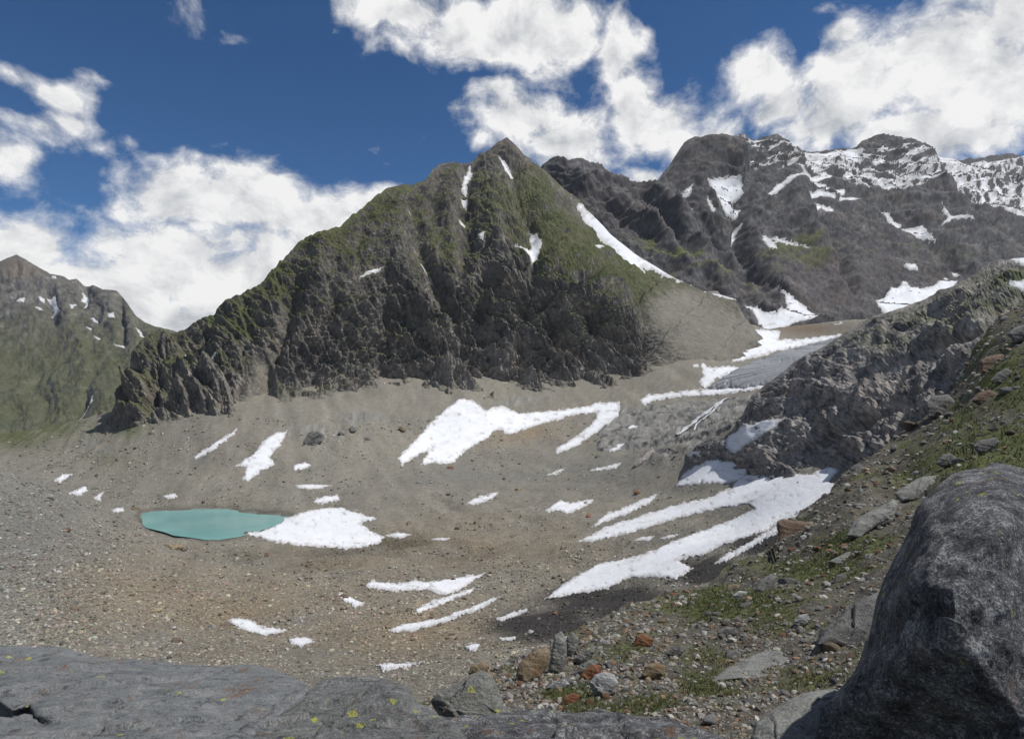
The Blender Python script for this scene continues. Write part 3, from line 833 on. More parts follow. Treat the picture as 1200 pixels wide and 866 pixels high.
scr_c = blobs([(830, 400, 60, 45, 1.2), (780, 430, 30, 25, 1.0), (800, 365, 40, 30, 1.1), (292, 480, 22, 40, 1.0), (305, 440, 14, 30, .8), (225, 500, 90, 20, .9), (160, 515, 60, 22, 1.0), (870, 385, 30, 25, 1.2), (330, 385, 12, 25, .5)], CS.x, CS.y)
scr_c = np.clip(scr_c, 0, 1)
foot = sstep(0.93, 0.72, (CS.y - 160) / 340)
sm_c = snow_mask('C', CS.x, CS.y)
cliff = np.clip(blobs([(560, 420, 220, 75, 1.0), (620, 360, 130, 50, .9), (250, 460, 80, 50, .9), (400, 420, 130, 70, .8), (170, 440, 40, 50, .8), (740, 400, 60, 60, .8)], CS.x, CS.y), 0, 1)
var = np.clip(0.55 + 1.1 * fbm(CS.x / 60, CS.y / 50, octv=3), 0.1, 1.2)
d = mountain_relief(CS, (575, 40), 12, 10, 4.0, 2.3) * (0.5 + 0.5 * var)
X, Y, Z = CS.base[..., 0], CS.base[..., 1], CS.base[..., 2]
dj = mountain_relief(CS, (575, 40), 0, 0, 0.01, 9.1, ledges=9.0)
d = d + dj * (0.35 + 0.75 * cliff)
d = d + (0.55 + 0.55 * cliff) * joints(X, Y, Z, [((0.57, 0.1, 0.82), 70, 24.0), ((0.92, 0.05, 0.40), 64, 11.0), ((-0.62, 0.1, 0.78), 85, 17.0), ((0.62, 0.1, 0.78), 21, 7.0), ((0.2, 0.0, 0.98), 33, 8.0), ((0.85, 0.0, 0.5), 15, 1.5)], 0.65, 4.4)
above = Z - BT(X, Y)
fan = sstep(14, -6, above + 26 * fbm(CS.x / 14, CS.y / 60, octv=3) + 10 * fbm(CS.x / 4, CS.y / 12, octv=2)) * (CS.y > 400)
scr_c = np.clip(np.maximum(scr_c, 0.9 * fan), 0, 1)
d = d + scr_c * 7.0 * fbm(CS.x / 9, CS.y / 22, octv=4, gain=0.6)
d = (0.55 * blur(d, 1) + 0.45 * d + 0.28 * rng.normal(size=d.shape) * (1 - 0.7 * scr_c)) * np.clip((CS.x - 100) / 60, 0.2, 1) * (1 - 0.8 * scr_c) * (1 - 0.75 * sm_c)
edge_top = np.clip((CS.y - CS.yt[None]) / 12, 0.4, 1)
d = d * edge_top + 0.75 * gully(C_GULLY, CS.x, CS.y) * np.clip((CS.y - CS.yt[None]) / 8, 0.15, 1) + 0.6 * gully(C_RIB, CS.x, CS.y) * edge_top
CS.finish(d)


def slope_z(S, n=1):
    z = S.nrm[..., 2]
    return blur(z, n)


def rock_colour(S, lam, seed, warm=0.3):
    X, Y, Z = S.P[..., 0], S.P[..., 1], S.P[..., 2]
    n = fbm(X / (40 * lam) + seed, Y / (60 * lam), Z / (40 * lam), octv=5, gain=0.62)
    v = fbm((X + 0.25 * Z) / (5 * lam), Y / (9 * lam) + seed, Z / (10 * lam), octv=3, gain=0.75)
    t = np.clip(0.40 + 0.9 * n + 0.95 * v, 0, 1)
    c = lerp3(ROCK_DK, ROCK, sstep(0.0, 0.6, t))
    c = c * (1 - sstep(0.6, 1.0, t)[..., None]) + ROCK_LT * sstep(0.6, 1.0, t)[..., None]
    w = np.clip(fbm(X / (70 * lam) + 5, Y / (70 * lam), Z / (50 * lam), octv=3) * 2.2, 0, 1) * warm
    return lerp3(0, 1, np.ones_like(w)) * 0 + c * (1 - w[..., None]) + (c * np.array([1.25, 0.95, 0.72])) * w[..., None]


grass_c = blobs([(390, 285, 55, 36, 1.15), (440, 245, 45, 28, 1.1), (330, 335, 60, 40, 1.05), (270, 375, 60, 30, 1.1), (480, 240, 45, 40, .8), (560, 240, 60, 50, .6), (520, 300, 50, 50, .65), (660, 300, 60, 40, 1.15), (640, 275, 50, 30, 1.0), (720, 325, 60, 30, 1.15), (770, 335, 40, 16, 1.2), (620, 230, 40, 30, .75), (700, 280, 30, 20, 1.0), (690, 370, 80, 40, .9), (560, 350, 70, 30, .7), (490, 385, 60, 18, .95), (400, 350, 60, 50, .6), (440, 400, 50, 30, .7), (230, 425, 45, 12, 1.25), (275, 425, 40, 14, .9), (180, 430, 60, 40, .55), (320, 470, 40, 25, .8), (380, 460, 60, 25, .7), (540, 440, 120, 30, .35), (160, 480, 25, 25, .9), (820, 372, 50, 14, .55), (740, 295, 25, 14, 1.0)], CS.x, CS.y)
sz = slope_z(CS, 1)
X, Y, Z = CS.P[..., 0], CS.P[..., 1], CS.P[..., 2]
gn = fbm(X / 26, Y / 30, Z / 16, octv=6, gain=0.78)
g = sstep(0.36, 0.60, sz + 0.50 * gn + 0.38 * (grass_c - 0.45)) * np.clip(0.55 + 0.6 * grass_c, 0, 1)
g *= (1 - scr_c * 0.9)
col = rock_colour(CS, 1.0, 1.0) * np.array([0.86, 0.82, 0.75])
pale = np.clip(blobs([(560, 450, 160, 26, 1.0), (700, 440, 80, 30, .9), (640, 400, 90, 40, .5), (330, 480, 60, 22, .7), (430, 470, 70, 20, .8), (780, 440, 40, 25, .8)], CS.x, CS.y), 0, 1)
col = col * (1 + 0.55 * pale[..., None]) * (1 + 0.40 * cliff[..., None])
gd = np.clip(0.5 + 1.4 * fbm(X / 60, Y / 60, Z / 60, octv=4), 0, 1)
gcol = lerp3(GRASS, GRASS_DRY, gd) * np.array([0.86, 0.83, 0.95])
col = col * (1 - g[..., None]) + gcol * g[..., None]
streak = np.clip(0.5 + fbm((CS.x + 0.4 * CS.y) / 5, CS.y / 40, octv=3), 0, 1)
sc = lerp3(SCREE_GR * 0.72, SCREE * 0.92, np.clip(0.45 * streak + 0.3 + 0.9 * gn, 0, 1))
scw = sstep(0.25, 0.75, scr_c + 0.75 * gn)
col = col * (1 - scw[..., None]) + sc * scw[..., None]
C_COL = col
MAT_MOUNT = terrain_material('mountain_rock_and_grass', fine=0.45, bump=0.5, speck=0.5, bscale=1.0, bdist=1.0)
put('mountain', CS.mesh('central_mountain', col, back=14, drop=1.1, reach=0.35), MAT_MOUNT, 'pointed dark mountain with grassy ribs rising behind the lake', None, None, 'structure')

# ---- snowy massif
M_TOP = [(560, 230), (600, 215), (630, 200), (643, 188.5), (652, 187), (662, 194), (674.5, 191), (683, 195), (700, 196), (714, 197), (728, 204), (745.5, 211), (756, 217), (768, 216), (773, 209), (780, 202), (789, 188), (797, 176), (808, 169.5), (825, 168), (842, 170), (856, 165), (867, 163), (877, 168), (891, 164), (905, 165), (922, 171), (932, 176), (959, 178), (981, 177), (1003, 175), (1009, 167), (1024.5, 162), (1052.5, 164), (1068, 170.5), (1087, 180), (1099, 182), (1124, 186), (1162, 181), (1200, 180), (1260, 176), (1350, 190)]
M_BOT = [(560, 420), (860, 420), (960, 420), (1050, 400), (1350, 390)]
M_CTRL = [(560, 230, 1900), (643, 188, 1800), (700, 196, 1900), (756, 217, 1950), (797, 176, 2150), (856, 165, 2350), (905, 165, 2550), (981, 177, 2700), (1024, 162, 2800), (1099, 181, 3000), (1200, 180, 3200), (1350, 190, 3300),
          (560, 400, 1640), (690, 262, 1690), (760, 316, 1620), (860, 365, 1545), (900, 385, 1500), (960, 385, 1500), (1040, 375, 1560), (1120, 350, 1650), (1200, 330, 1720), (1350, 330, 1800),
          (780, 260, 1820), (820, 225, 2000), (850, 300, 1750), (900, 260, 2000), (930, 215, 2330), (1000, 260, 2150), (1010, 210, 2500), (1100, 260, 2300), (1120, 215, 2650), (1000, 320, 1830), (920, 320, 1740), (1150, 300, 1980), (1250, 260, 2450), (720, 230, 1820), (1200, 230, 2700)]
MS = Sheet(M_TOP, M_BOT, M_CTRL, 560, 1350, 1.35, 180)
sm_m = snow_mask('M', MS.x, MS.y)
M_GULLY = [([(795, 235), (810, 262), (840, 285), (870, 310), (880, 350)], 10, 34), ([(872, 205), (868, 250), (868, 275), (885, 310), (905, 345)], 9, 36), ([(745, 212), (770, 250), (800, 290), (835, 335)], 9, 30), ([(1100, 190), (1130, 230), (1170, 260), (1220, 280)], 9, 36), ([(960, 260), (985, 300), (1000, 350)], 10, 30), ([(1040, 245), (1080, 268), (1110, 295), (1125, 318)], 9, 28), ([(672, 196), (700, 230), (735, 265), (790, 300)], 9, 26), ([(715, 200), (740, 235), (790, 280)], 8, 20)]
M_RIB = [([(800, 172), (850, 195), (872, 215), (876, 250)], 12, -34), ([(906, 168), (925, 205), (930, 250), (960, 300), (990, 345)], 14, -30), ([(1040, 165), (1080, 200), (1120, 240), (1180, 290)], 14, -34), ([(660, 190), (690, 222), (730, 250), (780, 285), (830, 320), (860, 345)], 11, -26), ([(756, 217), (790, 245), (820, 275), (860, 300)], 10, -26)]
d = mountain_relief(MS, (930, -120), 50, 15, 3, 7.7, lam=1.7, ledges=6.0, lean=0.9)
d += joints(MS.base[..., 0], MS.base[..., 1], MS.base[..., 2], [((0.16, 0.0, 0.98), 95, 26.0), ((-0.3, 0.1, 0.93), 55, 10.0)], 0.7, 3.3)
d = d * (1 - 0.6 * sm_m)
tower = blobs([(825, 195, 38, 30, 1.0)], MS.x, MS.y)
d = d * (1 - 0.6 * tower) + 55 * tower
et = np.clip((MS.y - MS.yt[None]) / 10, 0.6, 1)
MS.finish(d * et + 1.6 * gully(M_GULLY, MS.x, MS.y) * et + 1.6 * gully(M_RIB, MS.x, MS.y) * et)
sz = slope_z(MS, 1)
X, Y, Z = MS.P[..., 0], MS.P[..., 1], MS.P[..., 2]
gn = fbm(X / 35, Y / 40, Z / 25, octv=6, gain=0.75)
grass_m = blobs([(790, 300, 50, 14, 1.15), (840, 315, 60, 22, .8), (925, 295, 40, 12, 1.15), (950, 310, 40, 10, 1.0), (880, 320, 60, 20, .6), (850, 280, 30, 12, .7), (760, 290, 40, 20, .8), (1010, 290, 60, 25, .35), (1100, 290, 60, 20, .4)], MS.x, MS.y)
g = sstep(0.42, 0.68, sz + 0.5 * gn + 0.6 * (grass_m - 0.62)) * np.clip(grass_m * 1.2, 0, 1)
col = rock_colour(MS, 1.6, 4.0, warm=0.5)
col = col * np.array([0.60, 0.61, 0.65])
col = col * (1 - g[..., None]) + lerp3(GRASS, GRASS_DRY, np.clip(0.5 + gn, 0, 1)) * g[..., None]
purp = blobs([(960, 330, 90, 40, .6), (720, 240, 70, 40, .5)], MS.x, MS.y)
col = col * (1 - 0.5 * purp[..., None]) + np.array([0.12, 0.095, 0.09]) * 0.5 * purp[..., None]
MAT_MASSIF = terrain_material('massif_rock', fine=0.25, bump=0.4, speck=0.4, bscale=1.0, bdist=1.5)
put('mountain', MS.mesh('snowy_massif', col, back=10, drop=0.8, reach=0.3, smooth=True), MAT_MASSIF, 'broad blue grey massif streaked with snow behind the glacier', None, None, 'structure')

# ---- far peak beyond the saddle
L_TOP = [(-160, 345), (-60, 325), (0, 306), (10, 301.6), (19, 298), (26, 301.6), (35, 307), (47, 315), (59, 321.5), (74.5, 324), (81, 328.5), (90, 327), (97, 333), (111, 335), (121, 340), (137, 341), (144, 347), (151, 358), (159, 370), (170, 378), (182, 383), (196, 386), (230, 395), (300, 420)]
L_BOT = [(-160, 570), (100, 560), (150, 540), (300, 520)]
L_CTRL = [(-160, 345, 2500), (19, 298, 2450), (60, 321, 2350), (137, 341, 2100), (182, 383, 1800), (300, 420, 1700), (-160, 520, 1100), (0, 505, 1080), (60, 495, 1060), (130, 480, 1080), (200, 450, 1250), (300, 500, 1100), (0, 400, 1850), (60, 400, 1780), (110, 380, 1900), (0, 445, 1500), (100, 425, 1550), (50, 470, 1250), (150, 420, 1500), (-100, 440, 1600), (0, 550, 900), (150, 530, 930)]
LS = Sheet(L_TOP, L_BOT, L_CTRL, -160, 300, 1.6, 150)
d = mountain_relief(LS, (20, 150), 30, 12, 3, 5.1, lam=1.8, ledges=5.0)
d *= (1 - 0.6 * snow_mask('L', LS.x, LS.y))
d *= np.clip((LS.y - LS.yt[None]) / 12, 0.25, 1)
LS.finish(d + gully([([(140, 350), (143, 380), (147, 405)], 5, 26), ([(55, 340), (60, 365), (66, 385)], 6, 20), ([(100, 335), (98, 360)], 6, 18), ([(110, 440), (95, 475), (75, 500)], 6, 14)], LS.x, LS.y))
sz = slope_z(LS, 1)
X, Y, Z = LS.P[..., 0], LS.P[..., 1], LS.P[..., 2]
gn = fbm(X / 50, Y / 50, Z / 20, octv=6, gain=0.78)
low = sstep(330, 430, LS.y)
g = 0.80 * sstep(0.50, 0.78, sz + 0.7 * gn + 0.20 * low - 0.14) * (0.30 + 0.55 * low)
col = rock_colour(LS, 1.6, 8.0) * 0.95
dk = np.array([0.045, 0.062, 0.020])
gc = lerp3(GRASS, GRASS_DRY, np.clip(0.5 + 1.5 * gn, 0, 1))
bush = sstep(0.0, 0.35, fbm(X / 60 + 3, Y / 90, Z / 40, octv=4)) * sstep(430, 480, LS.y)
gc = (gc * (1 - bush[..., None]) + dk * bush[..., None]) * 0.8
col = col * (1 - g[..., None]) + gc * g[..., None]
crown = blobs([(20, 312, 30, 12, .8)], LS.x, LS.y)
col = col * (1 - crown[..., None]) + np.array([0.15, 0.125, 0.10]) * crown[..., None]
put('mountain', LS.mesh('far_peak', col, back=10, drop=0.9, reach=0.3, smooth=True), MAT_MASSIF, 'distant green and grey peak beyond the saddle with scattered snow', None, None, 'structure')

# ---- rock ridge on the valley side
R_TOP = [(738, 552), (748, 540), (756, 531), (768, 526), (784, 525), (798, 531), (808, 532), (818, 521), (836, 513), (848, 514), (858, 503), (869, 487), (881, 464), (895, 452), (912, 440), (928, 428), (943, 416), (955, 411), (968, 405), (985, 394), (1006, 381), (1022, 371), (1043, 365), (1060, 360), (1084, 352), (1100, 341), (1118, 337), (1132, 327), (1146, 318), (1160, 307), (1174, 304), (1200, 303), (1240, 292), (1400, 250)]
R_BOT = [(738, 572), (846, 566), (900, 570), (940, 585), (1000, 620), (1100, 640), (1400, 640)]
R_CTRL = [(740, 552, 560), (768, 527, 575), (800, 533, 535), (836, 513, 465), (745, 570, 600), (800, 568, 560), (840, 560, 470), (780, 545, 545), (830, 540, 450), (850, 520, 440), (869, 487, 435), (912, 440, 430), (968, 405, 410), (1043, 365, 385), (1100, 341, 370), (1174, 304, 345), (1240, 292, 330), (1400, 250, 280), (860, 540, 400), (900, 540, 330), (940, 550, 280), (990, 560, 235), (1037, 520, 205), (1080, 492, 190), (1121, 468, 170), (1130, 410, 200), (1165, 375, 215), (1200, 352, 220), (1030, 430, 305), (950, 480, 345), (1000, 470, 280), (1090, 405, 275), (1100, 640, 120), (1300, 560, 110), (1300, 400, 140), (960, 600, 215), (1060, 580, 165)]
RS = Sheet(R_TOP, R_BOT, R_CTRL, 738, 1400, 1.3, 200)
X, Y, Z = RS.base[..., 0], RS.base[..., 1], RS.base[..., 2]
# layered gneiss: benches that climb with the ridge
s_al = (X * 0.55 - Y * 0.75)                 # along the strike
lay = (Z - 0.40 * X + 0.05 * Y + 7 * fbm(X / 34, Y / 44, Z / 30, octv=4)) / 8.5
saw = lay - np.floor(lay)
lay2 = (Z + 0.2 * X + 3 * fbm(X / 12, Y / 14, Z / 12, octv=3)) / 3.0
saw2 = lay2 - np.floor(lay2)
sm_r = snow_mask('R', RS.x, RS.y)
d = joints(X, Y, Z, [((-0.35, 0.1, 0.93), 13.0, 2.4), ((0.6, -0.5, 0.5), 21.0, 1.5), ((0.5, 0.6, 0.4), 9.0, 0.7), ((-0.35, 0.0, 0.93), 4.0, 0.7)], 0.9, 6.0) + 8 * (fbm(X / 60, Y / 80, Z / 50, octv=4)) + 2.2 * (saw ** 1.6 - 0.4) + 0.7 * (saw2 - 0.5) + 3.0 * (ridged(X / 26, Y / 34, Z / 18, octv=5, gain=0.6) - 0.45) + 0.9 * fbm(X / 3, Y / 4, Z / 3, octv=3, gain=0.6)
d = (0.5 * blur(d, 1) + 0.45 * d + 0.05 * rng.normal(size=d.shape)) * (1 - 0.75 * sm_r) * np.clip((RS.y - RS.yt[None]) / 10, 0.25, 1)
RS.finish(d + gully([([(1000, 440), (1040, 425), (1095, 408), (1150, 384), (1200, 345)], 7, 9), ([(905, 545), (960, 520), (1010, 490), (1060, 470), (1110, 440)], 6, 5)], RS.x, RS.y))
col = rock_colour(RS, 0.28, 12.0, warm=0.3) * np.array([1.0, 0.98, 0.95]) * 1.7
crk = sstep(0.80, 0.97, ridged(X / 11 + 3, Y / 16, Z / 8, octv=3, gain=0.6) / 0.75)
col = col * (1 - 0.55 * crk[..., None])
lich = np.clip(fbm(X / 9, Y / 12, Z / 9, octv=4) * 2 - 0.1, 0, 1) * sstep(0.35, 0.7, slope_z(RS, 1))
col = col * (1 - 0.45 * lich[..., None]) + np.array([0.30, 0.27, 0.22]) * 0.45 * lich[..., None]
gr = blobs([(1190, 330, 50, 14, .9), (1150, 355, 60, 14, .7), (1100, 372, 60, 12, .6), (1040, 400, 60, 12, .5), (1130, 390, 40, 10, .6)], RS.x, RS.y) * sstep(0.5, 0.75, slope_z(RS, 1))
col = col * (1 - gr[..., None]) + GRASS * gr[..., None]
MAT_RIDGE = terrain_material('gneiss_ridge', fine=1.3, bump=0.8, speck=0.5, bscale=1.2, bdist=0.6)
put('rock_ridge', RS.mesh('rock_ridge', col, back=8, drop=0.7, reach=0.4), MAT_RIDGE, 'bare layered rock ridge climbing above the great snow tongue', None, None, 'structure')

# ---- near grassy slope
N_TOP = [(-420, 900), (300, 880), (440, 842), (480, 826), (510, 812), (540, 800), (590, 778), (640, 752), (690, 726), (740, 706), (800, 690), (840, 678), (860, 665), (905, 643), (915, 622), (950, 592), (987, 556), (1037, 521), (1080, 493), (1108, 470), (1126, 440), (1142, 408), (1168, 376), (1200, 353), (1260, 320), (1420, 270)]
N_BOT = [(-420, 1250), (1420, 1250)]
N_CTRL = [(-420, 900, 5.2), (0, 890, 5.2), (300, 880, 5.3), (0, 1000, 3.0), (-400, 1000, 3.0), (0, 1250, 1.6), (-400, 1250, 1.6), (440, 838, 5.6), (480, 826, 6.2), (540, 800, 7.6), (590, 778, 8.8), (640, 752, 10.8), (690, 726, 13.5), (740, 706, 16.5), (800, 690, 19.5), (860, 665, 23), (905, 643, 26), (915, 622, 28.5), (950, 592, 34), (987, 556, 39), (1037, 521, 44), (1080, 493, 47), (1108, 470, 49), (1142, 408, 53), (1165, 376, 56), (1200, 353, 58), (1260, 320, 56), (1420, 270, 50),
          (1200, 450, 32), (1200, 520, 20), (1100, 560, 21), (1150, 500, 28), (1060, 560, 28), (1000, 620, 16.5), (1000, 700, 9.6), (900, 700, 12), (900, 760, 7.8), (800, 760, 8.9), (720, 800, 6.6), (850, 830, 5.0), (650, 820, 6.1), (750, 840, 5.0), (940, 850, 4.2), (1100, 640, 10.5), (1200, 620, 9.0), (1100, 800, 3.9), (1100, 900, 2.9), (600, 900, 3.9), (450, 900, 4.1), (800, 950, 3.1), (500, 1000, 2.8), (1000, 1000, 2.6), (500, 1250, 1.6), (1000, 1250, 1.5), (1400, 700, 5.0), (1400, 1000, 2.3), (1400, 450, 24), (800, 720, 14.0), (1300, 560, 12)]
NS = Sheet(N_TOP, N_BOT, N_CTRL, -420, 1420, 3.3, 250, power=1.7)
X, Y, Z = NS.base[..., 0], NS.base[..., 1], NS.base[..., 2]
sc = np.clip(NS.D / 14, 0.25, 1.5)
d = sc * (0.42 * fbm(X / 4.0, Y / 4.0, octv=4, gain=0.5) + 0.20 * fbm(X / 0.9, Y / 0.9, octv=4, gain=0.6)) + 0.03 * fbm(X / 0.15, Y / 0.15, octv=3)
NS.finish(d)
n1 = fbm(X / 2.2, Y / 2.2, octv=5, gain=0.62)
n2 = fbm(X / 0.5, Y / 0.5, octv=4, gain=0.65)
n3 = fbm(X / 5 + 9, Y / 5, octv=3)
N_GRASSMASK = np.clip(blobs([(850, 710, 60, 22, 1.3), (960, 670, 60, 14, .9), (1170, 525, 50, 28, 1.4), (1150, 400, 20, 14, .9), (1120, 490, 30, 22, .8), (1060, 560, 40, 20, .5), (1000, 640, 60, 20, .7), (720, 760, 60, 24, .5), (680, 815, 40, 22, .8), (820, 790, 50, 30, .6), (1120, 540, 50, 20, .9), (760, 820, 50, 20, .6), (1190, 450, 40, 40, .9), (900, 730, 50, 20, .6), (1170, 375, 30, 14, .4)], NS.x, NS.y), 0, 1.4)
g = sstep(0.25, 0.68, 0.44 + 0.9 * n1 + 0.60 * n2 + 0.70 * (N_GRASSMASK - 0.30))
soil = np.array([0.050, 0.043, 0.032])
grav = np.array([0.125, 0.117, 0.096])
col = lerp3(soil, grav, np.clip(0.5 + 1.5 * n2 + 0.6 * n1, 0, 1))
heath = np.array([0.058, 0.038, 0.026])
hm = sstep(0.15, 0.5, n3 + 0.3 * n2)
gc = lerp3(np.array([0.045, 0.062, 0.014]), np.array([0.090, 0.092, 0.032]), np.clip(0.5 + 1.2 * n2, 0, 1))
gc = gc * (1 - 0.5 * hm[..., None]) + heath * 0.5 * hm[..., None]
col = col * (1 - g[..., None]) + gc * g[..., None]
N_G = g
MAT_NEAR = terrain_material('alpine_turf_and_soil', fine=9.0, bump=0.7, speck=0.5, bscale=1.0, bdist=0.05)
put('hillside', NS.mesh('near_hillside', col, back=10, drop=1.15, reach=0.45, smooth=True), MAT_NEAR, 'rough stony slope with patches of alpine turf', None, None, 'structure')

# ---- basin of scree, moraine and gravel, a height field through points read off the photograph
bxs = np.arange(-180, 1300, 2.9)
nb = 380
bD = np.exp(np.linspace(math.log(9.0), math.log(1620.0), nb))
bx = np.repeat(bxs[None], nb, 0)
bDD = np.repeat(bD[:, None], len(bxs), 1)
bX = (bx - CX) / F_PX * bDD
bZ0 = BT(bX, bDD)


# the valley head stays below the foot of the massif
cap = CAM_Z + bDD * (CY - np.interp(bx, [700, 840, 870, 900, 960, 1000, 1100], [250, 340, 378, 386, 379, 375, 372])) / F_PX
bZ0 = np.where((bDD > 1200) & (bx > 700), np.minimum(bZ0, cap), bZ0)


class Basin:
    pass


BS = Basin()
BS.xs, BS.Dv = bxs, bD
by = CY - (bZ0 - CAM_Z) / bDD * F_PX
BS.x, BS.y = bx, by
lake_sd = poly_sd(LAKE, bx, by)
bed = sstep(10, -4, -lake_sd) if False else sstep(-14, 4, lake_sd)
near_lake = sstep(-60, -6, lake_sd) * (np.abs(bDD - 470) < 140)
bZ0 = bZ0 * (1 - near_lake) + np.maximum(bZ0, 0.5) * near_lake * (lake_sd < 0) + near_lake * (lake_sd >= 0) * bZ0
on_lake = (lake_sd > -3) & (np.abs(bDD - 470) < 140)
bZ0 = np.where(on_lake, np.minimum(bZ0, 0.25 - 0.35 * np.clip(lake_sd, -3, 8)), bZ0)
sm_b = snow_mask('B', bx, by)
rocky = np.clip(blobs([(770, 500, 85, 26, 1.2), (830, 485, 40, 18, 1.0), (740, 485, 30, 12, .9), (830, 525, 30, 14, 1.0), (775, 535, 30, 9, .9), (890, 535, 25, 12, .8), (360, 505, 70, 16, .6), (420, 490, 50, 12, .7), (600, 470, 60, 8, .6)], bx, by), 0, 1) * (bDD > 300)
mor = sstep(0.0, 1.0, bDD / 200)
dz = 5.0 * fbm(bX / 60, bDD / 60, octv=4) * mor + 3.0 * (ridged(bX / 75 + 3, bDD / 48 + 0.3 * bX / 75, octv=3) - 0.45) * mor * (bDD < 520) + 1.4 * fbm(bX / 9, bDD / 12, octv=4, gain=0.6) * np.clip(bDD / 250, 0.25, 1.3)
dz += rocky * (14 * (ridged(bX / 38, bDD / 60, octv=5, gain=0.6) - 0.4) + 3.5 * fbm(bX / 7, bDD / 12, octv=3))
dz += rocky * 4.0 * joints(bX, bDD, bZ0, [((0.75, 0.55, 0.3), 26, 1.0), ((-0.5, 0.8, 0.2), 34, 1.0), ((0.9, 0.1, 0.3), 11, 0.5)], 0.7, 3.0)
rill = sstep(0.2, 1.0, blobs([(110, 512, 90, 22, 1.0), (200, 530, 80, 22, .7), (290, 530, 60, 25, .5)], bx, by)) * (bDD > 600)
dz += rill * 3.5 * (ridged((bX + 0.55 * bDD) / 22, bDD / 300, octv=3) - 0.5)
calm = np.clip(1 - 0.8 * sm_b, 0, 1) * (1 - 0.9 * sstep(-6, 4, lake_sd) * (np.abs(bDD - 470) < 140))
bZ = bZ0 + dz * calm
BS.P = np.stack([bX, bDD, bZ], -1)
BS.nrm = grid_normals(BS.P)
BS.nrm[BS.nrm[..., 2] < 0] *= -1
# what the camera sees of each column: the running skyline, nearest first
ypx = CY - (bZ - CAM_Z) / bDD * F_PX
env = np.minimum.accumulate(ypx, axis=0)
BS.visible = ypx <= env + 1e-6


def basin_row(x, y):
    """fractional (row, column) of the visible basin point behind a photo pixel"""
    u = np.clip((np.asarray(x, float) - bxs[0]) / (bxs[1] - bxs[0]), 0, len(bxs) - 1.001)
    j = np.floor(u).astype(int)
    out = np.zeros(u.shape)
    e = -env + np.arange(nb)[:, None] * 1e-7
    for jj in np.unique(j):
        m = j == jj
        fu = u[m] - jj
        r0 = np.interp(-np.asarray(y)[m], e[:, jj], np.arange(nb))
        r1 = np.interp(-np.asarray(y)[m], e[:, jj + 1], np.arange(nb))
        out[m] = r0 * (1 - fu) + r1 * fu
    return out, u


def basin_at(x, y, A=None):
    t, u = basin_row(x, y)
    return bilin(BS.P if A is None else A, t, u)


n1 = fbm(bX / 45, bDD / 45, octv=5, gain=0.6)
n2 = fbm(bX / 5, bDD / 6, octv=4, gain=0.65)
n3 = fbm(bX / 110 + 4, bDD / 110, octv=3)
col = lerp3(SCREE_GR, SCREE, np.clip(0.55 + 0.9 * n1 + 0.5 * n2, 0, 1))
band = fbm((bX + 0.45 * bDD) / 16, (bDD - 0.3 * bX) / 90, octv=4, gain=0.6)
col = col * (1 + 0.55 * band[..., None])
brown = np.clip(blobs([(150, 690, 180, 50, .75), (300, 720, 150, 50, 1.0), (560, 640, 160, 34, .7), (600, 505, 60, 15, 1.0), (480, 740, 140, 44, .85), (420, 670, 120, 30, .6)], bx, by) * (0.7 + n1), 0, 1)
col = col * (1 - brown[..., None]) + np.array([0.205, 0.163, 0.110]) * brown[..., None]
mound = sstep(230, 60, bx + 0.5 * (by - 560)) * (bDD < 430)
grey = np.clip(blobs([(560, 560, 160, 20, .8), (700, 545, 100, 22, .8), (40, 620, 130, 60, .8)], bx, by) * (0.8 + n3), 0, 1)
col = col * (1 - 0.6 * mound[..., None]) + np.array([0.175, 0.172, 0.156]) * 0.6 * mound[..., None]
col = col * (1 - grey[..., None]) + np.array([0.150, 0.146, 0.130]) * grey[..., None]
dark = np.clip(sstep(0.25, 0.8, blobs([(720, 705, 110, 30, 1.0), (640, 735, 80, 26, 1.0), (830, 668, 70, 18, 1.0), (900, 640, 60, 14, 1.0), (960, 610, 40, 14, 1.0)], bx, by) + 0.3 * n1 + 0.15 * n2), 0, 1) * (bDD < 260)  # band of cloud shadow, painted as a darker scree colour
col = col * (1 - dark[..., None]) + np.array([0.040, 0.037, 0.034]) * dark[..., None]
wet = np.clip(blobs([(460, 636, 55, 8, 1.0), (400, 648, 70, 8, .8), (540, 650, 60, 8, .5), (290, 650, 40, 8, .4), (370, 662, 60, 8, .4)], bx, by) * (1.0 + 1.3 * n2 + n1), 0, 1)
col = col * (1 - 0.75 * wet[..., None]) + np.array([0.065, 0.055, 0.035]) * 0.75 * wet[..., None]
rk = sstep(0.35, 0.75, rocky + 0.35 * n2)
col = col * (1 - rk[..., None]) + lerp3(np.array([0.085, 0.082, 0.075]), np.array([0.26, 0.255, 0.235]), np.clip(0.5 + 1.8 * n2, 0, 1)) * rk[..., None]
gl = blobs([(20, 508, 40, 18, 1.1), (60, 500, 50, 12, .9), (150, 498, 20, 14, .8), (130, 540, 40, 10, .2)], bx, by) * (bDD > 650)
st = np.clip(0.5 + 1.6 * fbm((bX + 0.55 * bDD) / 9, bDD / 160, octv=3), 0, 1)
gl = np.clip(gl * (0.5 + st), 0, 1)
col = col * (1 - gl[..., None]) + np.array([0.075, 0.085, 0.03]) * gl[..., None]
shore = sstep(-7, -1, lake_sd) * (lake_sd < 6) * (np.abs(bDD - 470) < 140)
col = col * (1 - 0.45 * shore[..., None])
col = np.where((lake_sd > 0)[..., None] & (np.abs(bDD - 470) < 140)[..., None], np.array([0.16, 0.17, 0.14]), col)
ice = blobs([(945, 385, 40, 7, 1.2)], bx, by) * (bDD > 1000)
col = col * (1 - ice[..., None]) + np.array([0.155, 0.12, 0.085]) * ice[..., None]
B_COL = col
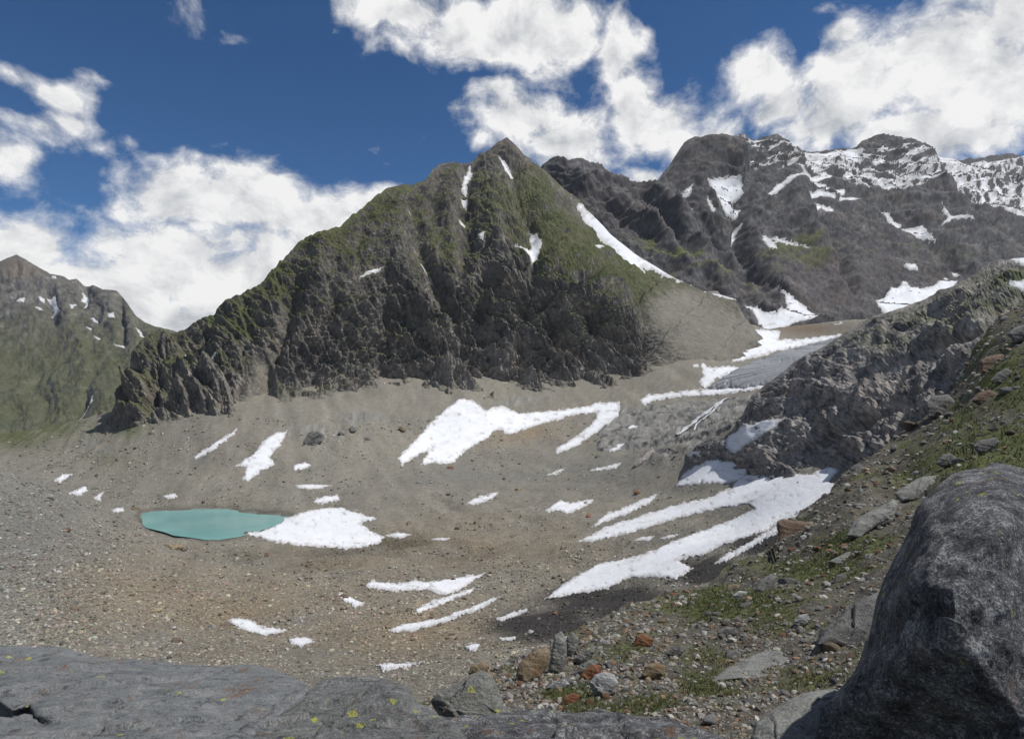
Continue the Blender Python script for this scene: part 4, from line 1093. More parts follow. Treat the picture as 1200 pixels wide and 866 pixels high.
MAT_BASIN = terrain_material('basin_scree', fine=0.9, bump=0.8, speck=0.5, bscale=1.4, bdist=0.8)
keep = ~((bx < 230) & (bDD > 1040 - 1.0 * np.clip(bx - 60, 0, 170)))
keep &= ~((bx > 700) & (bDD > 1560))
keep = keep[:-1, :-1]
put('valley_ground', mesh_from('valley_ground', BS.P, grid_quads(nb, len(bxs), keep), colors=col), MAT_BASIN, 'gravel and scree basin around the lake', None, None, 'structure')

# ---- ice polished slabs below the glacier snout
P_TOP = [(690, 512), (705, 498), (722, 486), (740, 477), (765, 471), (800, 468), (840, 465), (868, 462), (890, 456)]
P_BOT = [(690, 535), (720, 534), (750, 531), (780, 526), (815, 520), (850, 510), (890, 500)]
PS = Sheet(P_TOP, P_BOT, [(700, 500, 900), (800, 470, 900), (890, 460, 850), (800, 520, 750), (700, 530, 790), (890, 500, 640)], 690, 890, 1.1, 64)
flatb = basin_at(PS.x, PS.y, blur(BS.P, 5))
PS.base = flatb
PS.D = flatb[..., 1]
PS.N = np.zeros_like(flatb) + np.array([0, -0.35, 0.94])
X, Y, Z = PS.base[..., 0], PS.base[..., 1], PS.base[..., 2]
rim = np.minimum(np.minimum((PS.y - PS.yt[None]) / 7, (PS.yb[None] - PS.y) / 9), np.minimum((PS.x - 690) / 16, (890 - PS.x) / 14))
rim = sstep(0, 1, rim + 0.5 * fbm(PS.x / 16, PS.y / 9, octv=3))
sm_p = snow_mask('B', PS.x, PS.y)
dp = joints(X, Y, Z, [((0.8, 0.5, 0.3), 30, 4.5), ((-0.5, 0.8, 0.3), 46, 5.0), ((0.9, -0.3, 0.2), 13, 2.0), ((0.3, 0.9, 0.2), 20, 2.4)], 0.9, 8.0) + 3.0 * fbm(X / 30, Y / 40, octv=3) + 0.6 * fbm(X / 4, Y / 6, octv=3)
PS.finish((0.45 * blur(dp, 2) + 3.0) * rim * (1 - 0.8 * sm_p) - 7.0 * (1 - rim))
v = fbm(X / 6, Y / 12, octv=4, gain=0.7)
w = fbm((X + 0.5 * Y) / 26, Y / 60, octv=4, gain=0.6)
col = lerp3(np.array([0.10, 0.097, 0.088]), np.array([0.27, 0.265, 0.245]), np.clip(0.55 + 0.9 * v + 0.7 * w, 0, 1))
ck = sstep(0.78, 0.95, ridged(X / 26 + 1, Y / 40, octv=3, gain=0.55) / 0.75)
col = col * (1 - 0.55 * ck[..., None])
put('rock_slabs', PS.mesh('polished_slabs', col, back=2, drop=2.0, reach=0.01, smooth=True), MAT_RIDGE, 'pale ice polished rock slabs below the snout of the glacier', None, None, 'structure')
# ------------------------------------------------------------------ lake
z_l = 0.0
pl = np.array(LAKE)
ctr = pl.mean(0)
pl = ctr + (pl - ctr) * 1.03
Wl = np.stack([(pl[:, 0] - CX) / F_PX, np.ones(len(pl)), -(pl[:, 1] - CY) / F_PX], -1)
Wl = Wl * ((z_l - CAM_Z) / Wl[:, 2])[:, None]
Wl[:, 2] = z_l
cl = Wl.mean(0)
rings = np.linspace(0, 1, 10)[1:]
# dense shoreline
n_s = 160
tt = np.linspace(0, len(Wl), n_s, endpoint=False)
sh = np.array([Wl[int(t) % len(Wl)] * (1 - t % 1) + Wl[(int(t) + 1) % len(Wl)] * (t % 1) for t in tt])
V = [cl[None]] + [cl + (sh - cl) * r for r in rings]
V = np.concatenate(V)
T = [(0, 1 + k, 1 + (k + 1) % n_s) for k in range(n_s)]
Q = []
for r in range(len(rings) - 1):
    a, b = 1 + r * n_s, 1 + (r + 1) * n_s
    Q += [(a + k, b + k, b + (k + 1) % n_s, a + (k + 1) % n_s) for k in range(n_s)]
m = bpy.data.materials.new('glacial_lake_water')
m.use_nodes = True
t = m.node_tree
b = t.nodes['Principled BSDF']
geo = nd(t, 'ShaderNodeNewGeometry')
nn = noise(t, geo.outputs['Position'], 0.03, 3, 0.5).outputs[0]
lat = nd(t, 'ShaderNodeAttribute', attribute_name='tint')
t.links.new(mixc(t, 1.0, mixc(t, mapr(t, nn, 0.35, 0.65, 0, 1), (0.125, 0.275, 0.268), (0.170, 0.315, 0.305)), lat.outputs['Color'], 'MULTIPLY'), b.inputs['Base Color'])
b.inputs['Roughness'].default_value = 0.08
b.inputs['IOR'].default_value = 1.33
bp = nd(t, 'ShaderNodeBump')
bp.inputs['Strength'].default_value = 0.10
bp.inputs['Distance'].default_value = 0.3
t.links.new(noise(t, geo.outputs['Position'], 0.8, 3, 0.5).outputs[0], bp.inputs['Height'])
t.links.new(bp.outputs[0], b.inputs['Normal'])
lc = np.concatenate([[1.0], np.repeat(1.0 + 0.35 * np.clip(rings - 0.55, 0, 1) ** 1.0, n_s)])
put('lake', mesh_from('lake', V, Q, T, colors=np.stack([lc * 1.06, lc, lc * 0.98], -1)), m, 'small turquoise glacial lake in the gravel basin', None, None, 'structure')

# ------------------------------------------------------------------ snow and ice on the ground
MAT_SNOW = snow_material('summer_snow', dirt=0.5)
MAT_SNOW_FAR = snow_material('summer_snow_far', dirt=0.12, scale=0.02)
BSP_S = blur(BS.P, 3)
sheets = {'C': CS, 'M': MS, 'L': LS, 'R': RS}
smoothP = {k: blur(s.P, 3) for k, s in sheets.items()}
smoothP['B'] = BSP_S


def on_ground(layer, x, y, A=None):
    if layer == 'B':
        return basin_at(x, y, A)
    return sheets[layer].at(x, y, A)


def snow_patch(layer, poly, thick=None, rough=1.0, seed=0, step=None, field=None, lift=0.0):
    p = np.array(poly, float)
    x0, y0 = p.min(0) - 4
    x1, y1 = p.max(0) + 4
    if step is None:
        step = float(np.clip(math.sqrt((x1 - x0) * (y1 - y0)) / 70, 0.5, 1.25))
    gx, gy = np.meshgrid(np.arange(x0, x1 + step, step), np.arange(y0, y1 + step, step))
    if field is None:
        sdp = poly_sd(p, gx, gy)
        size = min(x1 - x0, y1 - y0) - 8
        am = rough * np.clip(size / 12, 0.35, 1.0)
        rag = 2.6 * fbm(gx / 10 + seed, gy / 5, octv=4, gain=0.65) + 2.2 * fbm(gx / 3.4 + seed, gy / 1.6, octv=3, gain=0.7)
        hole = 14 * (0.30 - fbm(gx / 11 + seed * 2, gy / 5, octv=5, gain=0.62)) + np.clip(sdp, 0, 9) * 0.12
        sdp = sdp + am * rag
        if size > 14:
            sdp = np.minimum(sdp, hole)
    else:
        sdp = field(gx, gy)
    # pull the outermost ring of vertices onto the outline
    g1, g0 = np.gradient(sdp, step)
    g2 = np.clip(g0 * g0 + g1 * g1, 0.15, None)
    outside = (sdp < 0)
    mv = np.clip(-sdp, 0, 2.2 * step) * outside
    gx = gx + g0 / g2 * mv * np.sqrt(g2).clip(0.4, 1)
    gy = gy + g1 / g2 * mv * np.sqrt(g2).clip(0.4, 1)
    n_in = (sdp > 0).astype(int)
    cell = (n_in[:-1, :-1] + n_in[1:, :-1] + n_in[1:, 1:] + n_in[:-1, 1:]) >= 1
    sdp = np.maximum(sdp, 0)
    if not cell.any():
        return None
    G = on_ground(layer, gx, gy, smoothP[layer])
    G1 = on_ground(layer, gx, gy)
    Dd = G[..., 1]
    th = (0.25 + 0.0008 * Dd) if thick is None else thick + 0 * Dd
    prof = np.sqrt(np.clip(sdp / 2.5, 0, 1))
    hgt = th * (0.15 + 0.85 * prof) + lift
    w = np.clip(sdp / 4, 0, 0.85)[..., None]
    base = G1 * (1 - w) + G * w
    nrm = np.array([0, -0.5, 0.87]) if layer != 'B' else np.array([0, -0.15, 0.99])
    V = base + nrm * hgt[..., None]
    V[..., 2] += 0.12 * th * fbm(gx / 6, gy / 4, octv=2)
    H, Wd = gx.shape
    q = grid_quads(H, Wd, cell)
    used, inv = np.unique(q, return_inverse=True)
    # thin melting rims let the gravel show through
    e = sstep(0.0, 3.2, sdp + 1.6 * fbm(gx / 4 + seed, gy / 2, octv=3, gain=0.7))
    st = np.clip(0.5 + 1.1 * fbm((gx + 1.4 * gy) / 16 + seed, (gy - 0.3 * gx) / 5, octv=4, gain=0.6), 0, 1)
    cc = lerp3(np.array([0.62, 0.60, 0.57]), np.array([1.0, 1.0, 1.0]), e) * (0.86 + 0.14 * st)[..., None]
    return V.reshape(-1, 3)[used], inv.reshape(-1, 4), cc.reshape(-1, 3)[used]


counts = {}
for _, lb, _ in SNOW:
    counts[lb] = counts.get(lb, 0) + 1
for k, (ly, lb, poly) in enumerate(SNOW):
    r = snow_patch(ly, poly, seed=k * 3.7, rough=1.7 if ly == 'B' else 1.2)
    if r is None:
        continue
    o = put('snow_patch', mesh_from('snow_patch', r[0], r[1], colors=r[2]), MAT_SNOW if ly in 'BR' else MAT_SNOW_FAR, lb, 'snow patch', kind='thing')
    o['group'] = lb if counts[lb] > 1 else {'B': 'snow patches in the basin', 'C': 'snow patches on the pointed mountain', 'M': 'snow patches on the massif', 'L': 'snow patches on the far peak', 'R': 'snow patches on the rock ridge'}[ly]

# broken snow cover over the top of the massif: one mass nobody could count
REG = [(852, 167), (868, 164), (905, 171), (960, 181), (1003, 178), (1060, 172), (1090, 184), (1125, 190), (1200, 183), (1300, 182), (1300, 262), (1200, 248), (1165, 238), (1120, 220), (1060, 226), (1000, 220), (930, 206), (880, 204), (856, 190)]


MZ = blur(MS.nrm[..., 2], 3)


def massif_snow(gx, gy):
    s = poly_sd(REG, gx, gy)
    c = gy - 0.16 * (gx - 950)
    n = fbm(gx / 24, c / 3.6, octv=4, gain=0.58) + 0.35 * fbm(gx / 4, c / 1.7 + 7, octv=3, gain=0.6)
    diag = fbm((gx - 0.8 * gy) / 6, (gy + 0.3 * gx) / 22, octv=4, gain=0.6)
    w = sstep(1095, 1140, gx)
    n = n * (1 - w) + (diag * 0.9 + 0.12) * w
    lz = MS.at(gx, gy, MZ)
    n = n + 0.9 * (lz - np.median(lz))
    summit = blobs([(1040, 168, 30, 7, 1.0), (1075, 178, 22, 8, .8), (900, 168, 14, 3.5, .9)], gx, gy)
    return np.minimum(s, 9.0 * (n + 0.10 - 0.10 * w - 0.7 * summit))


r = snow_patch('M', REG, field=massif_snow, step=0.9)
o = put('snow_cover', mesh_from('snow_cover', r[0], r[1], colors=r[2]), MAT_SNOW_FAR, 'broken lacework of snow over the ledges of the massif top', 'snow', kind='stuff')

# sparse specks of late snow in the far gullies
# glacier tongue
m = bpy.data.materials.new('grey_glacier_ice')
m.use_nodes = True
t = m.node_tree
b = t.nodes['Principled BSDF']
b.inputs['Roughness'].default_value = 0.6
geo = nd(t, 'ShaderNodeNewGeometry')
mp = nd(t, 'ShaderNodeMapping')
mp.inputs['Rotation'].default_value = (0, 0, math.radians(-58))
mp.inputs['Scale'].default_value = (0.012, 0.22, 0.02)
t.links.new(geo.outputs['Position'], mp.inputs['Vector'])
n1 = noise(t, mp.outputs[0], 1.0, 6, 0.65).outputs[0]
t.links.new(mixc(t, mapr(t, n1, 0.35, 0.65, 0, 1), (0.09, 0.095, 0.10), (0.27, 0.285, 0.30)), b.inputs['Base Color'])
r = snow_patch('B', GLACIER, thick=5.0, rough=1.0, seed=91, step=1.0)
put('glacier', mesh_from('glacier', r[0], r[1]), m, 'grey streaked glacier tongue ending behind the rock ridge', 'glacier', kind='thing')

# meltwater running down the polished slabs
PSB = blur(PS.P, 3)
m = bpy.data.materials.new('white_meltwater')
m.use_nodes = True
t = m.node_tree
b = t.nodes['Principled BSDF']
b.inputs['Roughness'].default_value = 0.35
geo = nd(t, 'ShaderNodeNewGeometry')
mp = nd(t, 'ShaderNodeMapping')
mp.inputs['Rotation'].default_value = (0, 0, math.radians(-30))
mp.inputs['Scale'].default_value = (0.6, 0.05, 0.1)
t.links.new(geo.outputs['Position'], mp.inputs['Vector'])
n1 = noise(t, mp.outputs[0], 1.0, 4, 0.6).outputs[0]
t.links.new(mixc(t, mapr(t, n1, 0.4, 0.6, 0, 1), (0.30, 0.33, 0.34), (0.72, 0.75, 0.77)), b.inputs['Base Color'])
for line, w, lb in (([(862, 466), (852, 469), (840, 476), (832, 482), (825, 488), (816, 495), (809, 501), (800, 508), (792, 514)], 1.6, 'white meltwater stream dropping over the polished slabs'),
                    ([(846, 474), (838, 481), (830, 489), (820, 497), (812, 506)], 0.9, 'thin side stream beside the white meltwater stream')):
    p = np.array(line, float)
    s = np.linspace(0, len(p) - 1, 90)
    cx_ = np.interp(s, np.arange(len(p)), p[:, 0])
    cy_ = np.interp(s, np.arange(len(p)), p[:, 1])
    ww = w * (0.6 + 0.5 * np.abs(fbm(s * 1.7, s * 0 + 3, octv=2)) + 0.5 * s / len(p))
    cols = []
    for q in (-1, -0.4, 0.4, 1):
        G = PS.at(cx_ + q * ww * 0.75, cy_ + q * ww * 0.7, PSB)
        G[:, 2] += 2.2 if abs(q) < 1 else 1.6
        G[:, 1] -= 1.5
        cols.append(G)
    Gs = np.stack(cols, 1)
    put('stream', mesh_from('stream', Gs, grid_quads(*Gs.shape[:2])), m, lb, 'stream', kind='thing')
# ------------------------------------------------------------------ rock materials
def rock_material(name, dark, mid, light, lichen=0.3, rust=0.1, streak=0.5, rot=(0, 0, 0), scale=1.0, bump=0.6, pale=0.3, random_tint=False):
    m = bpy.data.materials.new(name)
    m.use_nodes = True
    t = m.node_tree
    b = t.nodes['Principled BSDF']
    b.inputs['Roughness'].default_value = 0.85
    b.inputs['Specular IOR Level'].default_value = 0.3
    if random_tint:
        tc_ = nd(t, 'ShaderNodeTexCoord')
        oi = nd(t, 'ShaderNodeObjectInfo')
        pos = vmth(t, 'ADD', vmth(t, 'SCALE', tc_.outputs['Object'], scale=1.0), vmth(t, 'SCALE', oi.outputs['Location'], scale=3.1))
    else:
        pos = nd(t, 'ShaderNodeNewGeometry').outputs['Position']
    wn = noise(t, pos, 1.3 * scale, 3, 0.5)
    wp = vmth(t, 'ADD', pos, vmth(t, 'SCALE', vmth(t, 'SUBTRACT', wn.outputs[1], (.5, .5, .5)), scale=0.2 / scale))
    mp = nd(t, 'ShaderNodeMapping')
    mp.inputs['Rotation'].default_value = rot
    mp.inputs['Scale'].default_value = (1.2 * scale, 9.0 * scale, 14.0 * scale)
    t.links.new(wp, mp.inputs['Vector'])
    st = noise(t, mp.outputs[0], 1.0, 6, 0.65).outputs[0]
    mo = noise(t, wp, 4.0 * scale, 6, 0.68).outputs[0]
    fi = noise(t, pos, 42.0 * scale, 4, 0.7).outputs[0]
    f = mth(t, 'ADD', mth(t, 'MULTIPLY', st, streak), mth(t, 'MULTIPLY', mo, 1 - streak))
    f = mth(t, 'ADD', f, mth(t, 'MULTIPLY', mth(t, 'SUBTRACT', fi, 0.5), 0.8))
    dark, mid, light = [tuple(0.8 * q for q in v) for v in (dark, mid, light)]
    c = mixc(t, mapr(t, f, 0.34, 0.50, 0, 1), dark, mid)
    c = mixc(t, mth(t, 'MULTIPLY', mapr(t, f, 0.52, 0.68, 0, 1), pale + 0.4), c, light)
    # crusty pale and dark lichen
    l2 = noise(t, wp, 13.0 * scale, 5, 0.75, 0.6).outputs[0]
    c = mixc(t, mth(t, 'MULTIPLY', mapr(t, l2, 0.57, 0.66, 0, 1), pale), c, (0.36, 0.355, 0.32))
    l3 = noise(t, vmth(t, 'ADD', wp, (7, 3, 5)), 5.5 * scale, 5, 0.75).outputs[0]
    c = mixc(t, mth(t, 'MULTIPLY', mapr(t, l3, 0.56, 0.64, 0, 1), 0.65), c, tuple(0.4 * q for q in dark))
    if rust > 0:
        rn = noise(t, vmth(t, 'ADD', wp, (1, 9, 4)), 2.6 * scale, 5, 0.7).outputs[0]
        c = mixc(t, mth(t, 'MULTIPLY', mapr(t, rn, 0.60 - 0.18 * rust, 0.72 - 0.15 * rust, 0, 1), 0.75), c, (0.17, 0.088, 0.045))
    hl = None
    if lichen > 0:
        # map lichen: ragged yellow green rosettes
        vo = nd(t, 'ShaderNodeTexVoronoi')
        vo.inputs['Scale'].default_value = 7.0 * scale
        vo.inputs['Randomness'].default_value = 1.0
        t.links.new(vmth(t, 'ADD', pos, vmth(t, 'SCALE', vmth(t, 'SUBTRACT', noise(t, pos, 30 * scale, 3, 0.7).outputs[1], (.5, .5, .5)), scale=0.085 / scale)), vo.inputs['Vector'])
        sp = nd(t, 'ShaderNodeSeparateColor')
        t.links.new(vo.outputs['Color'], sp.inputs[0])
        pick = mapr(t, sp.outputs[0], 1 - lichen, 1.0, 0.0, 0.36, 'LINEAR')
        cluster = mapr(t, noise(t, pos, 1.1 * scale, 2, 0.5).outputs[0], 0.42, 0.54, 0, 1)
        pick = mth(t, 'MULTIPLY', pick, cluster)
        ms = mapr(t, mth(t, 'SUBTRACT', pick, vo.outputs['Distance']), 0.0, 0.05, 0, 1)
        spk = mapr(t, noise(t, pos, 70 * scale, 3, 0.7).outputs[0], 0.42, 0.56, 0.15, 1)
        c = mixc(t, mth(t, 'MULTIPLY', ms, spk), c, (0.40, 0.42, 0.055))
    if random_tint:
        k = mapr(t, oi.outputs['Random'], 0, 1, 0.7, 1.35, 'LINEAR')
        c = vmth(t, 'SCALE', c, scale=k)
    t.links.new(c, b.inputs['Base Color'])
    bp = nd(t, 'ShaderNodeBump')
    bp.inputs['Strength'].default_value = bump
    bp.inputs['Distance'].default_value = 0.06 / scale
    hh = mth(t, 'ADD', mth(t, 'MULTIPLY', f, 1.0), mth(t, 'MULTIPLY', noise(t, wp, 14 * scale, 6, 0.72).outputs[0], 0.9))
    t.links.new(hh, bp.inputs['Height'])
    t.links.new(bp.outputs[0], b.inputs['Normal'])
    return m


M_BOULDER = rock_material('dark_lichened_boulder', (0.036, 0.037, 0.042), (0.135, 0.138, 0.146), (0.44, 0.445, 0.45), lichen=0.85, rust=0.08, streak=0.15, rot=(0.4, 0.5, 0.6), scale=2.4, bump=1.0, pale=0.9)
M_SLAB = rock_material('blue_grey_slab', (0.080, 0.087, 0.092), (0.195, 0.205, 0.208), (0.37, 0.375, 0.365), lichen=0.35, rust=0.14, streak=0.42, rot=(0.2, 0.1, 0.35), scale=2.2, bump=0.7, pale=0.25)
M_LICH = rock_material('lichened_slab', (0.075, 0.08, 0.082), (0.20, 0.205, 0.20), (0.40, 0.40, 0.38), lichen=0.95, rust=0.14, streak=0.6, rot=(0.2, -0.3, 0.8), scale=1.5, bump=0.9, pale=0.4)
M_GREEN = rock_material('green_grey_block', (0.09, 0.095, 0.088), (0.21, 0.215, 0.195), (0.34, 0.34, 0.30), lichen=0.35, rust=0.1, streak=0.45, scale=1.4, bump=0.7)
M_PALE = rock_material('pale_slab', (0.11, 0.112, 0.105), (0.23, 0.235, 0.215), (0.38, 0.38, 0.35), lichen=0.0, rust=0.05, streak=0.6, rot=(0.1, 0.3, 0.2), scale=1.1, bump=0.6)
M_TAN = rock_material('tan_rock', (0.12, 0.09, 0.055), (0.27, 0.21, 0.13), (0.42, 0.35, 0.24), lichen=0.0, rust=0.45, streak=0.4, scale=1.6, bump=0.8)
M_BROWN = rock_material('brown_rock', (0.075, 0.052, 0.040), (0.17, 0.12, 0.085), (0.28, 0.21, 0.15), lichen=0.0, rust=0.3, streak=0.4, scale=1.2, bump=0.8)
M_RUST = rock_material('rusty_rock', (0.10, 0.045, 0.025), (0.24, 0.105, 0.052), (0.34, 0.19, 0.11), lichen=0.0, rust=0.2, streak=0.3, scale=2.4, bump=0.8)
M_WHITE = rock_material('whitish_rock', (0.16, 0.165, 0.165), (0.36, 0.365, 0.365), (0.55, 0.55, 0.54), lichen=0.0, rust=0.03, streak=0.4, scale=2.6, bump=0.7)
M_GREY = rock_material('grey_rock', (0.075, 0.075, 0.075), (0.17, 0.168, 0.16), (0.30, 0.295, 0.28), lichen=0.0, rust=0.08, streak=0.4, scale=1.5, bump=0.8)


# ------------------------------------------------------------------ hero rocks: traced outline, own distance, own thickness
def hero_rock(name, outline, dist, thick, mat, label, cat, bulge=0.5, back=None, M=120, K=26, amp=0.05, lam=0.3, facet=0.06, flam=0.5, seed=0.0, centre=None, power=2.0, shape=None, kind='thing', group=None, fwarp=0.5, front_D=None):
    """dist(x, y): distance of the rim plane in metres; the face swells towards the viewer by bulge*thick, the body reaches thick behind"""
    p = np.array(outline, float)
    seg = np.linalg.norm(np.roll(p, -1, 0) - p, axis=1)
    cum = np.concatenate([[0], np.cumsum(seg)])
    s = np.linspace(0, cum[-1], M, endpoint=False)
    pp = np.concatenate([p, p[:1]])
    ox = np.interp(s, cum, pp[:, 0])
    oy = np.interp(s, cum, pp[:, 1])
    c = p.mean(0) if centre is None else np.array(centre, float)
    k = np.linspace(0, 1, K + 1)[1:]
    px_ = c[0] + (ox[None] - c[0]) * k[:, None]
    py_ = c[1] + (oy[None] - c[1]) * k[:, None]
    prof = (1 - k ** power) ** (1 / power)
    back = thick if back is None else back
    rim = dist(px_, py_)
    Df = rim - bulge * thick * prof[:, None]
    if front_D is not None:
        e = (k ** 9)[:, None]
        Df = front_D(px_, py_) * (1 - e) + rim * e
    if shape is not None:
        Df = Df + shape(px_, py_) * np.clip((1 - k[:, None]) * 4, 0, 1)
    Db = rim + back * prof[:, None] + 0.02 * thick
    cc = np.array([c[0]]), np.array([c[1]])
    front = ray(px_, py_, Df)
    backv = ray(px_, py_, Db)[:-1]
    fc = ray(cc[0], cc[1], (dist(cc[0], cc[1]) - bulge * thick if front_D is None else front_D(cc[0], cc[1])) + (shape(cc[0], cc[1]) if shape is not None else 0))
    bc = ray(cc[0], cc[1], dist(cc[0], cc[1]) + back)
    V = np.concatenate([fc, front.reshape(-1, 3), backv.reshape(-1, 3), bc])
    T, Q = [], []
    for j in range(M):
        T.append((0, 1 + (j + 1) % M, 1 + j))
    fi = lambda r, j: 1 + r * M + j % M
    nf = 1 + K * M
    bi = lambda r, j: nf + r * M + j % M
    for r in range(K - 1):
        for j in range(M):
            Q.append((fi(r, j), fi(r, j + 1), fi(r + 1, j + 1), fi(r + 1, j)))
    for r in range(K - 2):
        for j in range(M):
            Q.append((bi(r, j), bi(r + 1, j), bi(r + 1, j + 1), bi(r, j + 1)))
    for j in range(M):
        Q.append((bi(K - 2, j), fi(K - 1, j), fi(K - 1, j + 1), bi(K - 2, j + 1)))
        T.append((nf + (K - 1) * M, bi(0, j), bi(0, j + 1)))
    # relief
    ctr = V.mean(0)
    Q = np.array(Q)
    T = np.array(T)
    fn = np.zeros_like(V)
    nq = np.cross(V[Q[:, 2]] - V[Q[:, 0]], V[Q[:, 3]] - V[Q[:, 1]])
    for a in range(4):
        np.add.at(fn, Q[:, a], nq)
    nt = np.cross(V[T[:, 1]] - V[T[:, 0]], V[T[:, 2]] - V[T[:, 0]])
    for a in range(3):
        np.add.at(fn, T[:, a], nt)
    fn /= np.linalg.norm(fn, axis=1, keepdims=True) + 1e-9
    if np.mean(np.sum(fn * (V - ctr), 1)) < 0:
        fn = -fn
    x, y, z = V[:, 0] + seed, V[:, 1] + seed * 2, V[:, 2]
    d = amp * (fbm(x / lam, y / lam, z / lam, octv=5, gain=0.55) + 0.6 * (ridged(x / lam * 0.7, y / lam * 0.7, z / lam * 0.7, octv=4) - 0.45))
    if facet:
        d = d + facet * joints(x, y, z, [((0.6, 0.3, 0.7), flam, 1.0), ((-0.7, 0.2, 0.6), flam * 0.8, 0.8), ((0.3, -0.8, 0.4), flam * 0.6, 0.6), ((0.2, 0.4, 0.9), flam * 0.3, 0.3)], fwarp, seed)
    kk = np.concatenate([[0], np.repeat(k, M), np.repeat(k[:-1], M), [0]])
    rimf = 1 - 0.75 * kk ** 6
    d = d * rimf
    V = V + fn * d[:, None]
    return put(name, mesh_from(name, V, Q, T), mat, label, cat, group, kind)


def eye_plane(h_far, y_far, h_near, y_near):
    """distance to a sloping plane h metres below the eye"""
    def f(x, y):
        t = np.clip((y - y_far) / (y_near - y_far), -0.3, 1.5)
        return (h_far + (h_near - h_far) * t) * F_PX / np.maximum(y - CY, 30)
    return f


def lean(D0, y0, k):
    """near vertical face: the top leans away from the viewer"""
    return lambda x, y: D0 + (y0 - y) * k


def boulder_planes(x, y):
    """three broken faces meeting in edges: left flank, front, lit top"""
    x = x + 6 * np.sin(y / 31.0) + 3 * np.sin(y / 11.0 + x / 40)
    pl = [2.05 - 0.0044 * (x - 1080) - 0.0012 * (y - 720), 1.96 + 0.0010 * (x - 1150) - 0.0009 * (y - 720), 2.20 - 0.0007 * (x - 1140) - 0.0058 * (y - 600), 1.93 - 0.0020 * (x - 1150) + 0.0022 * (y - 800)]
    pl += [2.33 - 0.0030 * (x - 1060) - 0.0042 * (y - 640), 2.02 + 0.0042 * (x - 1185) - 0.0012 * (y - 700)]
    t = 0.014
    return t * np.log(sum(np.exp(q / t) for q in pl))


hero_rock('foreground_boulder', [(1330, 560), (1260, 552), (1200, 550), (1177, 543), (1166, 541), (1152, 547), (1138, 549), (1119, 554), (1104, 565), (1083, 584), (1074, 600), (1066, 622), (1056, 643), (1038, 675), (1026, 703), (1019, 735), (1010, 767), (1000, 789), (978, 814), (962, 832), (955, 866), (948, 980), (1330, 980)],
          lean(2.35, 866, 0.0021), 0.9, M_BOULDER, 'huge dark lichen spotted boulder beside the camera', 'boulder', bulge=0.42, back=1.2, M=340, K=80, amp=0.03, lam=0.16, facet=0.030, flam=0.7, seed=5.7, fwarp=0.2, centre=(1140, 740), power=1.6, front_D=boulder_planes)
hero_rock('rock_slab', [(-90, 748), (0, 756), (40, 757), (64, 755), (93, 764), (128, 772), (149, 771), (187, 775), (227, 779), (267, 779), (300, 780), (327, 787), (353, 797), (364, 806), (352, 822), (310, 850), (280, 880), (230, 935), (-90, 960)],
          eye_plane(1.9, 760, 1.55, 900), 0.5, M_SLAB, 'smooth blue grey rock slab at the edge above the gravel', 'rock slab', bulge=0.10, back=0.9, M=280, K=66, amp=0.03, lam=0.35, facet=0.03, flam=0.6, fwarp=0.3, seed=7.7, centre=(140, 850), power=3.0,
          shape=lambda x, y: 0.13 * np.exp(-((y - 833 - 0.20 * (x - 0) - 5 * np.sin(x / 7.0)) / 6) ** 2) * (x < 75) * np.clip((75 - x) / 40, 0, 1) - 0.10 * np.exp(-((x - 60) / 160) ** 2 - ((y - 790) / 30) ** 2))
hero_rock('rock_slab', [(235, 880), (262, 862), (300, 843), (327, 827), (353, 816), (377, 797), (399, 791), (433, 792), (452, 797), (473, 805), (487, 821), (508, 829), (530, 846), (550, 870), (570, 930), (220, 940)],
          eye_plane(1.85, 795, 1.5, 900), 0.45, M_LICH, 'slanting grey rock crusted with yellow green lichen', 'rock slab', bulge=0.22, back=0.9, M=220, K=52, amp=0.05, lam=0.28, facet=0.05, flam=0.5, seed=11.3, fwarp=0.25, centre=(410, 860), power=2.4)
hero_rock('rock_slab', [(470, 880), (490, 852), (515, 840), (560, 839), (595, 836), (629, 832), (672, 835), (704, 830), (725, 836), (757, 840), (795, 845), (821, 853), (853, 866), (880, 890), (890, 950), (470, 950)],
          eye_plane(1.95, 840, 1.65, 900), 0.4, M_BOULDER, 'low rounded dark grey rock with one bright lichen spot', 'rock slab', bulge=0.15, back=0.9, M=240, K=50, amp=0.04, lam=0.28, facet=0.04, flam=0.35, seed=15.9, centre=(680, 890), power=2.4)
hero_rock('rock_block', [(505, 822), (517, 808), (531, 801), (547, 793), (566, 786), (575, 792), (582, 802), (589, 821), (598, 840), (580, 852), (540, 850), (515, 840)],
          lean(4.6, 850, 0.004), 0.42, M_GREEN, 'greenish grey angular block behind the low dark rock', 'rock', bulge=0.35, M=160, K=40, amp=0.03, lam=0.25, facet=0.05, flam=0.4, seed=2.2, power=3.0)
hero_rock('rock_slab', [(833, 797), (852, 782), (883, 767), (915, 757), (953, 754), (1010, 755), (1030, 770), (1020, 790), (991, 800), (972, 808), (940, 822), (921, 818), (905, 802), (867, 796)],
          eye_plane(3.42, 756, 3.12, 815), 0.9, M_PALE, 'pale flat slab half sunk in the turf below the boulder', 'rock slab', bulge=0.2, back=0.9, M=160, K=36, amp=0.03, lam=0.4, facet=0.02, flam=0.4, seed=21.0, power=2.6)
hero_rock('rock_block', [(884, 846), (915, 825), (947, 809), (978, 806), (1000, 815), (1000, 880), (980, 930), (880, 930), (880, 866)],
          lean(3.3, 866, 0.006), 0.4, M_PALE, 'rounded grey rock tucked against the huge boulder', 'rock', bulge=0.4, M=180, K=44, amp=0.025, lam=0.25, facet=0.02, flam=0.4, seed=25.0, power=2.2)
